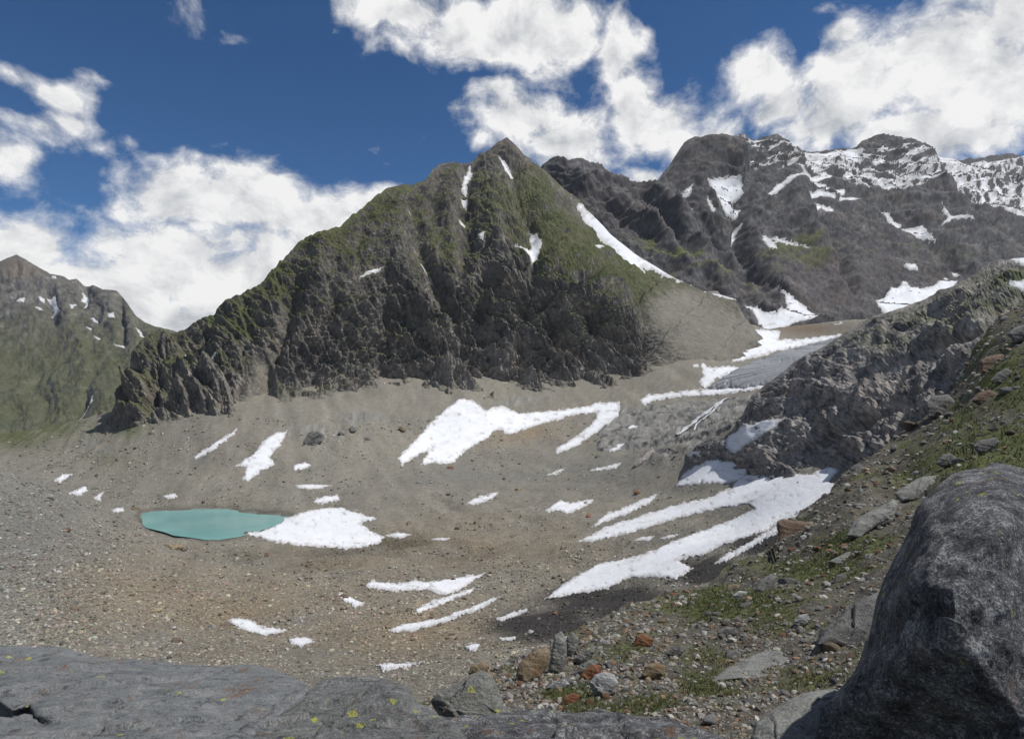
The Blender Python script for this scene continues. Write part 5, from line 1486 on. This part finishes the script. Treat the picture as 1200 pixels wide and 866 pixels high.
hero_rock('rock_block', [(957, 756), (963, 745), (969, 736), (991, 716), (1010, 702), (1026, 693), (1060, 690), (1060, 750), (1020, 758), (985, 757)],
          lean(6.5, 756, 0.009), 0.8, M_GREY, 'overhanging rock with a dark brown underside', 'rock', bulge=0.1, M=160, K=40, amp=0.05, lam=0.4, facet=0.08, flam=0.5, seed=29.0, power=2.6)


def slope_D(x, y):
    return float(NS.at(np.array([float(x)]), np.array([float(y)]))[0, 1])


def slope_rock(name, outline, mat, label, thick_px, seed, k=0.35, **kw):
    """a rock standing on the near slope: distance from the ground under its lower edge"""
    p = np.array(outline, float)
    yb = p[:, 1].max()
    xb = p[np.argmax(p[:, 1]), 0]
    D0 = slope_D(xb, yb)
    th = thick_px * D0 / F_PX
    a = dict(bulge=0.5, M=84, K=18, amp=0.05 * th * 2, lam=th, facet=0.11 * th, flam=th * 1.3, fwarp=0.2, power=2.6)
    a.update(kw)
    return hero_rock(name, outline, lambda x, y: D0 + th * 0.4 + (yb - y) * k * D0 / F_PX, th, mat, label, 'rock', seed=seed, **a)


slope_rock('rock_block', [(911, 611), (918, 608), (936, 610), (954, 613), (957, 622), (944, 638), (930, 645), (913, 647)], M_BROWN, 'square dark sided block at the brink of the grassy slope', 16, 31.0, k=0.5, power=3.5)
slope_rock('boulder', [(991, 628), (1000, 611), (1017, 600), (1047, 586), (1053, 590), (1050, 602), (1031, 614), (1007, 632)], M_PALE, 'long pale topped boulder lying on turf behind the huge boulder', 20, 33.0, k=0.9)
slope_rock('boulder', [(1047, 579), (1067, 565), (1083, 558), (1105, 556), (1109, 565), (1092, 577), (1073, 587), (1056, 588)], M_PALE, 'wedge shaped pale boulder touching the huge boulder', 20, 35.0, k=0.9)
slope_rock('rock_block', [(1085, 474), (1092, 464), (1111, 462), (1120, 470), (1120, 479), (1111, 485), (1097, 490), (1087, 489)], M_GREY, 'grey cuboid block where the turf meets the rock ridge', 14, 37.0, k=0.4, power=4.0)
slope_rock('boulder', [(1148, 423), (1159, 417), (1173, 415), (1182, 418), (1191, 424), (1187, 430), (1173, 437), (1158, 442), (1150, 436)], M_BROWN, 'reddish brown boulder high on the grassy slope', 16, 39.0, k=0.5)
slope_rock('boulder', [(1160, 446), (1168, 437), (1180, 431), (1190, 436), (1184, 446), (1170, 452)], M_GREY, 'grey slab shaped boulder just below the reddish brown boulder', 10, 41.0)
slope_rock('boulder', [(1138, 470), (1146, 461), (1160, 456), (1170, 462), (1166, 470), (1150, 477)], M_BROWN, 'dark boulder among turf below the grey slab shaped boulder', 10, 43.0)
slope_rock('boulder', [(1180, 392), (1188, 384), (1202, 380), (1212, 388), (1206, 400), (1190, 402)], M_GREY, 'upper grey boulder above the reddish brown boulder', 12, 45.0)
slope_rock('boulder', [(1140, 522), (1148, 516), (1168, 512), (1172, 518), (1160, 530), (1146, 532)], M_GREY, 'dark sharp edged stone in the turf over the huge boulder', 10, 47.0)
slope_rock('boulder', [(1096, 543), (1104, 533), (1114, 531), (1122, 537), (1118, 545), (1104, 548)], M_GREY, 'bluish boulder in the stony turf over the wedge shaped boulder', 8, 49.0)
slope_rock('boulder', [(884, 693), (890, 680), (903, 672), (911, 676), (906, 690), (894, 698)], M_GREY, 'upright grey stone beside bright turf', 9, 51.0, k=0.6)
slope_rock('boulder', [(858, 698), (866, 692), (876, 693), (876, 700), (866, 704)], M_WHITE, 'small pale stone in the bright turf', 8, 53.0)
slope_rock('boulder', [(976, 683), (980, 674), (990, 671), (994, 678), (992, 688), (982, 690)], M_GREY, 'rounded grey stone in the turf near the pale topped boulder', 8, 55.0)
slope_rock('boulder', [(970, 658), (990, 648), (1008, 642), (1018, 646), (1004, 655), (982, 662)], M_PALE, 'flat greyish rock below the long pale topped boulder', 10, 57.0, k=0.9)
slope_rock('boulder', [(690, 800), (697, 790), (708, 787), (719, 790), (725, 800), (721, 812), (708, 818), (695, 814)], M_WHITE, 'round whitish stone with dark cracks on the slope', 16, 59.0, k=0.3)
slope_rock('boulder', [(678, 797), (684, 785), (693, 778), (704, 779), (706, 788), (697, 797), (686, 801)], M_RUST, 'rust red stone leaning behind the round whitish stone', 11, 61.0)
slope_rock('boulder', [(656, 826), (662, 815), (672, 811), (680, 815), (676, 824), (664, 830)], M_RUST, 'smaller rust red stone half covered with green moss', 10, 63.0)
slope_rock('boulder', [(751, 793), (756, 780), (768, 776), (780, 780), (780, 790), (768, 797)], M_TAN, 'ochre stone with a shaded brown side', 10, 65.0)
slope_rock('boulder', [(741, 757), (746, 744), (754, 742), (766, 748), (764, 757), (752, 760)], M_RUST, 'pointed orange brown stone above the ochre stone', 9, 67.0)
slope_rock('boulder', [(780, 766), (788, 757), (798, 757), (802, 764), (794, 771), (784, 771)], M_GREY, 'dark blue grey stone beside the pointed orange brown stone', 8, 69.0)
slope_rock('rock_block', [(604, 792), (608, 777), (620, 765), (640, 757), (645, 764), (642, 780), (632, 796), (616, 802)], M_TAN, 'big tan rock with brown cracks at the brink of the slope', 16, 71.0, k=0.5)
slope_rock('rock_block', [(642, 788), (646, 765), (650, 744), (658, 739), (664, 748), (664, 770), (658, 790)], M_PALE, 'tall pale rock fin standing beside the big tan rock', 11, 73.0, k=0.3)
slope_rock('rock_block', [(662, 768), (664, 746), (670, 740), (678, 746), (678, 760), (670, 772)], M_GREEN, 'greenish upright slab behind the tall pale rock fin', 9, 75.0, k=0.3)
slope_rock('boulder', [(672, 772), (682, 762), (695, 755), (698, 762), (690, 774), (678, 779)], M_GREEN, 'slanting green grey slab beside the upright slab', 9, 77.0)
slope_rock('boulder', [(672, 790), (680, 778), (694, 772), (702, 776), (696, 786), (682, 793)], M_PALE, 'pale block propping the rust red stone', 9, 79.0)
slope_rock('boulder', [(548, 789), (552, 780), (566, 774), (574, 780), (570, 790), (556, 795)], M_TAN, 'tan stone at the edge over the greenish block', 10, 81.0)
slope_rock('boulder', [(640, 806), (650, 797), (662, 795), (668, 801), (660, 810), (646, 813)], M_WHITE, 'light grey stone in the rubble beside the big tan rock', 9, 83.0)
slope_rock('boulder', [(840, 741), (850, 734), (862, 735), (866, 742), (856, 748), (844, 748)], M_GREY, 'grey stone in heath below the bright turf', 8, 85.0)
slope_rock('boulder', [(918, 706), (926, 699), (945, 694), (956, 700), (946, 710), (928, 713)], M_BROWN, 'flat brown stone beside the overhanging rock', 8, 87.0, k=0.9)
slope_rock('boulder', [(930, 728), (936, 720), (946, 719), (950, 726), (944, 733), (934, 734)], M_WHITE, 'pale pebble shaped stone below the flat brown stone', 7, 89.0)

# ------------------------------------------------------------------ loose stones
def stone_meshes(n, sub, mats_name):
    import bmesh
    out = []
    r = np.random.default_rng(12 + sub)
    for k in range(n):
        bm = bmesh.new()
        bmesh.ops.create_icosphere(bm, subdivisions=sub, radius=1.0)
        co = np.array([v.co[:] for v in bm.verts])
        dirs = r.normal(size=(9, 3))
        dirs /= np.linalg.norm(dirs, axis=1, keepdims=True)
        off = r.uniform(0.45, 0.85, 9)
        rad = np.full(len(co), 1.0)
        for q, o_ in zip(dirs, off):
            dp = co @ q
            rad = np.where(dp > 1e-3, np.minimum(rad, o_ / np.maximum(dp, 1e-3)), rad)
        co = co * rad[:, None] * np.array([1.0, r.uniform(0.6, 0.95), r.uniform(0.42, 0.75)])
        co = co + 0.05 * np.stack([fbm(co[:, 0] * 2 + k, co[:, 1] * 2, co[:, 2] * 2 + q, octv=2) for q in (0, 5, 9)], -1)
        F = np.array([[v.index for v in f.verts] for f in bm.faces])
        bm.free()
        out.append((co, F))
    return out


big_variants = stone_meshes(9, 3, 'stone')


def shard_meshes(n):
    """eight sided shards for the smallest stones"""
    out = []
    r = np.random.default_rng(77)
    F = np.array([(0, 2, 4), (2, 1, 4), (1, 3, 4), (3, 0, 4), (2, 0, 5), (1, 2, 5), (3, 1, 5), (0, 3, 5)])
    for k in range(n):
        co = np.array([[1, 0, 0], [-1, 0, 0], [0, 1, 0], [0, -1, 0], [0, 0, 1], [0, 0, -1]], float)
        co = co * r.uniform(0.7, 1.15, (6, 1)) + r.normal(0, 0.22, (6, 3))
        out.append((co * np.array([1, 0.8, 0.6]), F))
    return out


shards = shard_meshes(12)
small_variants = stone_meshes(10, 1, 'pebble')


def rotm(az, tilt, ta):
    """rotation matrices: yaw, then a small tilt"""
    c, s = np.cos(az), np.sin(az)
    Rz = np.zeros((len(az), 3, 3))
    Rz[:, 0, 0], Rz[:, 0, 1], Rz[:, 1, 0], Rz[:, 1, 1], Rz[:, 2, 2] = c, -s, s, c, 1
    c, s = np.cos(tilt), np.sin(tilt)
    Rx = np.zeros((len(az), 3, 3))
    Rx[:, 0, 0], Rx[:, 1, 1], Rx[:, 1, 2], Rx[:, 2, 1], Rx[:, 2, 2] = 1, c, -s, s, c
    return np.einsum('nij,njk->nik', Rz, Rx)


def scatter_mesh(name, pos, size, tint, variants, seed, sink=0.25):
    r = np.random.default_rng(seed)
    n = len(pos)
    R = rotm(r.uniform(0, 6.28, n), r.normal(0, 0.35, n), None)
    vid = r.integers(0, len(variants), n)
    Vs, Ts, Cs, base = [], [], [], 0
    for k, (co, F) in enumerate(variants):
        m = np.where(vid == k)[0]
        if len(m) == 0:
            continue
        v = np.einsum('nij,vj->nvi', R[m], co) * size[m][:, None, None] + pos[m][:, None]
        v[..., 2] += size[m][:, None] * (0.5 - sink) * 0.5
        nv = len(co)
        Vs.append(v.reshape(-1, 3))
        Ts.append((F[None] + (base + np.arange(len(m)) * nv)[:, None, None]).reshape(-1, 3))
        Cs.append(np.repeat(tint[m], nv, 0))
        base += nv * len(m)
    return mesh_from(name, np.concatenate(Vs), None, np.concatenate(Ts), colors=np.concatenate(Cs), smooth=False)


M_STONE = terrain_material('loose_stone', fine=6.0, bump=0.5, speck=0.35, bscale=2.0, bdist=0.03)
M_STONE_FAR = terrain_material('scree_stone', fine=0.8, bump=0.3, speck=0.3, bscale=2.0, bdist=0.2)

# near slope, small stones and gravel too many to count
r = np.random.default_rng(21)
n = 36000
sx = r.uniform(450, 1330, n)
u01 = r.uniform(0, 1, n)
yt = np.interp(sx, NS.xs, NS.yt)
sy = yt + 0.5 + u01 * (905 - yt)
gw = NS.at(sx, sy, N_G)
cl = fbm(sx / 60, sy / 34, octv=3)
pk = r.uniform(0, 1, n) < np.clip(0.95 - 0.65 * gw + 0.9 * cl, 0.06, 1)
sx, sy, gw = sx[pk], sy[pk], gw[pk]
P = NS.at(sx, sy)
px_size = np.minimum(1.3 * r.uniform(0, 1, len(sx)) ** -0.48, 6.5)
size = px_size * P[:, 1] / F_PX
size = np.minimum(size, 0.30)
pal = np.array([[0.20, 0.19, 0.17], [0.17, 0.168, 0.16], [0.27, 0.245, 0.20], [0.35, 0.34, 0.31], [0.22, 0.165, 0.11], [0.12, 0.115, 0.11], [0.24, 0.225, 0.20], [0.24, 0.22, 0.19], [0.30, 0.29, 0.26], [0.19, 0.12, 0.075]])
ti = 0.8 * pal[r.integers(0, len(pal), len(sx))] * r.uniform(0.6, 1.35, len(sx))[:, None]
bigger = px_size > 2.6
put('gravel', scatter_mesh('slope_gravel', P[~bigger], size[~bigger], ti[~bigger], shards, 5), M_STONE, 'fine gravel strewn over the grassy slope', None, None, 'stuff')
put('gravel', scatter_mesh('slope_stones', P[bigger], size[bigger], ti[bigger], small_variants, 8), M_STONE, 'small loose stones and gravel strewn over the grassy slope', None, None, 'stuff')

# basin: scree stones
n = 118000
sx = r.uniform(-20, 1000, n)
sy = r.uniform(490, 815, n)
ok = (sy > 640 - 0.0 * sx) | (r.uniform(0, 1, n) < 0.75)
sx, sy = sx[ok], sy[ok]
P = basin_at(sx, sy)
qx, qy = to_px(P)
ok = (np.abs(qy - sy) < 2.5) & (P[:, 1] < 1000)
for (ly, _, poly) in SNOW:
    if ly == 'B':
        p_ = np.array(poly)
        m_ = ok & (sx > p_[:, 0].min() - 2) & (sx < p_[:, 0].max() + 2) & (sy > p_[:, 1].min() - 2) & (sy < p_[:, 1].max() + 2)
        if m_.any():
            s_ = poly_sd(poly, sx[m_], sy[m_])
            ok[np.where(m_)[0][s_ > -1.0]] = False
ok &= poly_sd(LAKE, sx, sy) < -0.4
ok &= poly_sd(GLACIER, sx, sy) < -2
cl = fbm(sx / 60, sy / 26, octv=4)
ok &= r.uniform(0, 1, len(sx)) < np.clip(0.30 + 1.9 * cl + 0.65 * sstep(590, 690, sy) + 0.5 * (sx < 170 - 0.4 * (sy - 560)), 0.08, 1)
sx, sy, P = sx[ok], sy[ok], P[ok]
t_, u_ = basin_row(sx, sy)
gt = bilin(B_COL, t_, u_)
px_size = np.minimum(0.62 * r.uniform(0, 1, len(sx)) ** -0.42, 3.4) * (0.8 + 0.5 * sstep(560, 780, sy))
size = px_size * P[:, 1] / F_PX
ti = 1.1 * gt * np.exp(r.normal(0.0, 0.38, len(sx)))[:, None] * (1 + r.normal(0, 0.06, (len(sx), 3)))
light = r.uniform(0, 1, len(sx)) < 0.04
ti[light] = ti[light] * 1.25 + 0.04
mnd = (sx < 190 - 0.4 * (sy - 560)) & (P[:, 1] < 430)
size[mnd] *= 1.25
ti = np.clip(ti, 0.02, 0.36)
bigger = px_size > 1.9
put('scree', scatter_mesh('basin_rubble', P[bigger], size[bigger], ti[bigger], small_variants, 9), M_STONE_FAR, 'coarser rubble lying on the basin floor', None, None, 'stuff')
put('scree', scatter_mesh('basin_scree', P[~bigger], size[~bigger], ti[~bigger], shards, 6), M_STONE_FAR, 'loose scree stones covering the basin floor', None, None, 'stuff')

# single stones one can pick out
BIG = []
KINDS = [('grey', M_GREY), ('tan', M_TAN), ('rusty', M_RUST), ('pale', M_WHITE), ('brown', M_BROWN)]
mats_r = {k: rock_material('loose_' + k + '_stone', *cols, lichen=0.0, rust=ru, streak=0.3, scale=1.4, bump=0.7, random_tint=True) for k, cols, ru in (
    ('grey', ((0.07, 0.07, 0.07), (0.165, 0.162, 0.155), (0.30, 0.295, 0.28)), 0.05), ('tan', ((0.12, 0.095, 0.06), (0.25, 0.20, 0.13), (0.38, 0.32, 0.23)), 0.2),
    ('rusty', ((0.09, 0.045, 0.025), (0.20, 0.10, 0.055), (0.28, 0.17, 0.11)), 0.3), ('pale', ((0.17, 0.17, 0.165), (0.32, 0.32, 0.305), (0.48, 0.475, 0.46)), 0.0), ('brown', ((0.07, 0.052, 0.04), (0.15, 0.11, 0.08), (0.25, 0.19, 0.14)), 0.1))}
data_r = {}
for k in mats_r:
    for q, (co, F) in enumerate(big_variants):
        me = mesh_from('loose_stone', co, None, F, smooth=True)
        me.materials.append(mats_r[k])
        data_r[(k, q)] = me


def single(name, kind, pos, size, seed, label, cat, group, sink=0.25):
    rr = np.random.default_rng(seed)
    o = bpy.data.objects.new(name, data_r[(kind, int(rr.integers(0, len(big_variants))))])
    COL.objects.link(o)
    o.location = pos + np.array([0, 0, size * (0.5 - sink) * 0.6])
    o.rotation_euler = (rr.normal(0, 0.25), rr.normal(0, 0.25), rr.uniform(0, 6.28))
    o.scale = np.array([1.0, rr.uniform(0.8, 1.1), rr.uniform(0.75, 1.2)]) * size
    o['label'], o['category'], o['group'] = label, cat, group
    return o


MARKS_N = [(708, 803, 'round whitish stone'), (625, 780, 'big tan rock'), (655, 765, 'tall pale rock fin'), (768, 787, 'ochre stone'), (752, 750, 'pointed orange brown stone'), (668, 820, 'smaller rust red stone'), (560, 820, 'greenish angular block'), (855, 700, 'patch of bright turf'), (895, 685, 'upright grey stone'), (930, 628, 'square dark sided block'), (1020, 608, 'long pale topped boulder'), (1080, 570, 'wedge shaped pale boulder'), (990, 652, 'flat greyish rock'), (920, 780, 'pale flat slab'), (990, 725, 'overhanging rock'), (1100, 476, 'grey cuboid block'), (1168, 427, 'reddish brown boulder'), (1172, 441, 'grey slab shaped boulder'), (1152, 467, 'dark boulder in turf'), (1155, 522, 'dark sharp edged stone'), (1108, 540, 'bluish boulder'), (855, 742, 'grey stone in heath'), (940, 703, 'flat brown stone'), (1195, 391, 'upper grey boulder')]
MARKS_B = [(240, 612, 'lake'), (370, 618, 'broad lake snow patch'), (300, 535, 'forked snow tongue'), (540, 505, 'arched snow apron'), (500, 686, 'winged snow patch'), (520, 722, 'thin slanting snow stripe'), (300, 735, 'jagged snow patch'), (668, 593, 'ragged snow wedge'), (565, 585, 'lone wedge of snow'), (740, 660, 'great snow tongue'), (412, 703, 'snow scrap with the dark boulder'), (60, 600, 'crest of the moraine'), (90, 700, 'smooth blue grey slab'), (95, 572, 'snow scraps behind the moraine'), (780, 500, 'polished slabs'), (470, 780, 'narrow snow sliver')]


def nearest(marks, x, y):
    return min(marks, key=lambda m_: (m_[0] - x) ** 2 + (m_[1] - y) ** 2)[2]


r = np.random.default_rng(33)
n_made = 0
taken = []
while n_made < 285:
    x = r.uniform(520, 1195)
    yt = np.interp(x, NS.xs, NS.yt)
    y = yt + 2 + r.uniform(0, 1) ** 1.25 * (860 - yt)
    if x > 1000 and y > 640 - (x - 1060) * 0.6:
        continue
    s_px = min(4.0 * r.uniform(0.02, 1) ** -0.42, 12)
    if any((x - a) ** 2 + ((y - b_) * 1.5) ** 2 < (1.2 * (s_px + c)) ** 2 for a, b_, c in taken):
        continue
    gv = float(NS.at(np.array([x]), np.array([y]), N_G)[0])
    if r.uniform() < gv * 0.4:
        continue
    taken.append((x, y, s_px))
    p = NS.at(np.array([x]), np.array([y]))[0]
    k = ['grey', 'grey', 'grey', 'tan', 'pale', 'brown', 'rusty'][int(r.integers(0, 7))] if y > 640 else ['grey', 'grey', 'brown', 'pale', 'tan'][int(r.integers(0, 5))]
    sz_w = 'large' if s_px > 7 else ('small' if s_px < 4.9 else 'middling')
    where = ('in turf' if gv > 0.5 else 'on gravel') + ' near the ' + nearest(MARKS_N, x, y)
    single('stone', k, p, min(s_px * p[1] / F_PX, 0.75), n_made + 500, sz_w + ' ' + k + ' stone ' + where, 'stone', 'loose stones on the grassy slope')
    n_made += 1

for x, y, s_px, k, lb in [(365, 511, 9, 'brown', 'large dark boulder at the top of the scree under the cliffs'), (400, 509, 8, 'grey', 'twin grey boulders beside the large dark boulder'), (412, 505, 8, 'grey', 'twin grey boulders beside the large dark boulder'), (403, 701, 7, 'brown', 'dark boulder beside the snow scrap on open gravel'), (532, 680, 5, 'rusty', 'rusty boulder melting out of the winged snow patch'), (184, 716, 7, 'tan', 'orange brown block on the gravel above the grey slab'), (76, 659, 5, 'pale', 'pale boulder on the moraine slope'), (20, 648, 6, 'pale', 'long light stone high on the moraine slope'), (206, 643, 9, 'tan', 'tan boulder cluster on the near shore of the lake'), (198, 641, 6, 'tan', 'tan boulder cluster on the near shore of the lake'), (215, 644, 5, 'tan', 'tan boulder cluster on the near shore of the lake'), (176, 610, 3, 'brown', 'dark stone standing in the shallow water of the lake'), (205, 752, 8, 'brown', 'flat dark stone above the smooth slab'), (60, 585, 5, 'grey', 'grey boulder on the crest of the moraine'), (525, 580, 4, 'brown', 'brown boulder alone on the gravel plain'), (470, 504, 7, 'tan', 'tan boulder beside the snow apron'), (430, 515, 6, 'grey', 'grey boulder between scree and snow apron'), (690, 606, 5, 'rusty', 'rusty boulder near the ragged snow wedge'), (747, 578, 6, 'rusty', 'reddish boulder above the dotted snow stripe'), (880, 657, 6, 'grey', 'grey boulder in the shade tinted scree')]:
    p = basin_at(np.array([float(x)]), np.array([float(y)]))[0]
    single('boulder', k, p, s_px * p[1] / F_PX, int(x * 7 + y), lb, 'boulder', 'boulders in the basin')
n_made = 0
while n_made < 80:
    x = r.uniform(5, 860)
    y = r.uniform(505, 780)
    if poly_sd(LAKE, np.array([x]), np.array([y]))[0] > -4:
        continue
    if any(ly == 'B' and poly_sd(pp_, np.array([x]), np.array([y]))[0] > -3 for ly, _, pp_ in SNOW):
        continue
    p = basin_at(np.array([x]), np.array([y]))[0]
    qx, qy = to_px(p)
    if abs(qy - y) > 2 or p[1] > 950 or y > np.interp(x, NS.xs, NS.yt) - 4 and x > 520:
        continue
    s_px = min(2.2 * r.uniform(0.02, 1) ** -0.4, 6.5)
    k = ['grey', 'tan', 'brown', 'pale', 'rusty', 'tan'][int(r.integers(0, 6))]
    single('boulder', k, p, s_px * p[1] / F_PX, n_made + 900, ('large ' if s_px > 3.6 else 'small ') + k + ' boulder on the gravel near the ' + nearest(MARKS_B, x, y), 'boulder', 'loose boulders on the basin gravel')
    n_made += 1

# crag in the scree
def outcrop(outline, mat, label, seed, th_px=10):
    p = np.array(outline, float)
    yb = p[:, 1].max()
    xb = p[np.argmax(p[:, 1]), 0]
    D0 = float(basin_at(np.array([xb]), np.array([yb]))[0, 1])
    th = th_px * D0 / F_PX
    hero_rock('rock_outcrop', outline, lambda x, y: D0 + th * 0.5 + (yb - y) * 0.9 * D0 / F_PX, th, mat, label, 'outcrop', bulge=0.6, M=140, K=34, amp=0.10 * th, lam=th * 1.1, facet=0.13 * th, flam=th * 0.7, seed=seed, power=2.4)


OC_B = rock_material('outcrop_brown', (0.10, 0.085, 0.07), (0.21, 0.18, 0.145), (0.34, 0.30, 0.25), lichen=0.0, rust=0.1, streak=0.4, scale=0.02, bump=0.8)
OC_G = rock_material('outcrop_grey', (0.10, 0.10, 0.095), (0.20, 0.195, 0.18), (0.32, 0.31, 0.29), lichen=0.0, rust=0.05, streak=0.4, scale=0.02, bump=0.8)
outcrop([(355, 520), (360, 509), (372, 505), (380, 509), (378, 518), (366, 523)], OC_G, 'dark crag poking from the scree under the cliffs', 107.0, 7)

# ------------------------------------------------------------------ turf: blades of alpine grass
r = np.random.default_rng(44)
n = 95000
sx = r.uniform(470, 1290, n)
yt = np.interp(sx, NS.xs, NS.yt)
sy = yt + 1 + r.uniform(0, 1, n) * (890 - yt)
gw = NS.at(sx, sy, N_G)
P = NS.at(sx, sy)
ok = (r.uniform(0, 1, n) < (gw - 0.25) * 1.1) & (P[:, 1] < 42)
sx, sy, P, gw = sx[ok], sy[ok], P[ok], gw[ok]
nt_, nbld = len(sx), 5
hgt = np.clip(2.6 * P[:, 1] / F_PX, 0.028, 0.10) * r.uniform(0.6, 1.5, nt_)
az = r.uniform(0, 6.28, (nt_, nbld))
spread = r.uniform(0.2, 1.0, (nt_, nbld))
bp_ = P[:, None] + np.stack([np.cos(az), np.sin(az), 0 * az], -1) * (hgt[:, None] * 0.5 * r.uniform(0, 1, (nt_, nbld)))[..., None]
tip = bp_ + np.stack([np.cos(az) * spread * 0.9, np.sin(az) * spread * 0.9, np.ones_like(az)], -1) * (hgt[:, None] * r.uniform(0.6, 1.2, (nt_, nbld)))[..., None]
side = np.stack([-np.sin(az), np.cos(az), 0 * az], -1) * (hgt[:, None] * 0.13)[..., None]
V = np.stack([bp_ - side, bp_ + side, tip], 2)
V[..., 2] -= 0.004
gcol_a = np.array([[0.060, 0.085, 0.018], [0.085, 0.105, 0.024], [0.12, 0.115, 0.035], [0.135, 0.105, 0.05], [0.075, 0.05, 0.03]])
pw = np.clip(NS.at(sx, sy, N_GRASSMASK), 0, 1)
ci = np.where(r.uniform(0, 1, nt_) < 0.25 + 0.7 * pw, r.integers(0, 2, nt_), r.integers(1, 5, nt_))
tc3 = 0.8 * gcol_a[ci] * r.uniform(0.7, 1.35, nt_)[:, None]
tcol = np.repeat(tc3, nbld * 3, 0)
tri = np.arange(nt_ * nbld * 3).reshape(-1, 3)
mg = bpy.data.materials.new('grass_blades')
mg.use_nodes = True
t = mg.node_tree
b = t.nodes['Principled BSDF']
b.inputs['Roughness'].default_value = 0.7
at = nd(t, 'ShaderNodeAttribute', attribute_name='tint')
t.links.new(at.outputs['Color'], b.inputs['Base Color'])
put('grass', mesh_from('grass', V.reshape(-1, 3), None, tri, colors=tcol, smooth=False), mg, 'short alpine grass on the near slope', None, None, 'stuff')
# ------------------------------------------------------------------ air: thin even haze round the whole scene
lo = np.array([1e9] * 3)
hi = -lo
for o in scene.objects:
    if o.type == 'MESH':
        for c in o.bound_box:
            w = np.array(o.matrix_basis @ Vector(c))
            lo, hi = np.minimum(lo, w), np.maximum(hi, w)
lo, hi = lo - np.array([40, 40, 2]), hi + np.array([40, 40, 20])
lo[1] = min(lo[1], -300)
cs = np.array([[x, y, z] for x in (lo[0], hi[0]) for y in (lo[1], hi[1]) for z in (lo[2], hi[2])])
me = mesh_from('haze', cs, [(0, 1, 3, 2), (4, 6, 7, 5), (0, 4, 5, 1), (2, 3, 7, 6), (0, 2, 6, 4), (1, 5, 7, 3)], smooth=False)
mh = bpy.data.materials.new('haze_air')
mh.use_nodes = True
t = mh.node_tree
t.nodes.clear()
out = nd(t, 'ShaderNodeOutputMaterial')
pv = nd(t, 'ShaderNodeVolumePrincipled')
pv.inputs['Color'].default_value = (0.72, 0.84, 1.0, 1)
pv.inputs['Density'].default_value = 0.000014
pv.inputs['Anisotropy'].default_value = 0.2
t.links.new(pv.outputs[0], out.inputs['Volume'])
put('haze', me, mh, 'thin blue mountain haze', None, None, 'stuff')
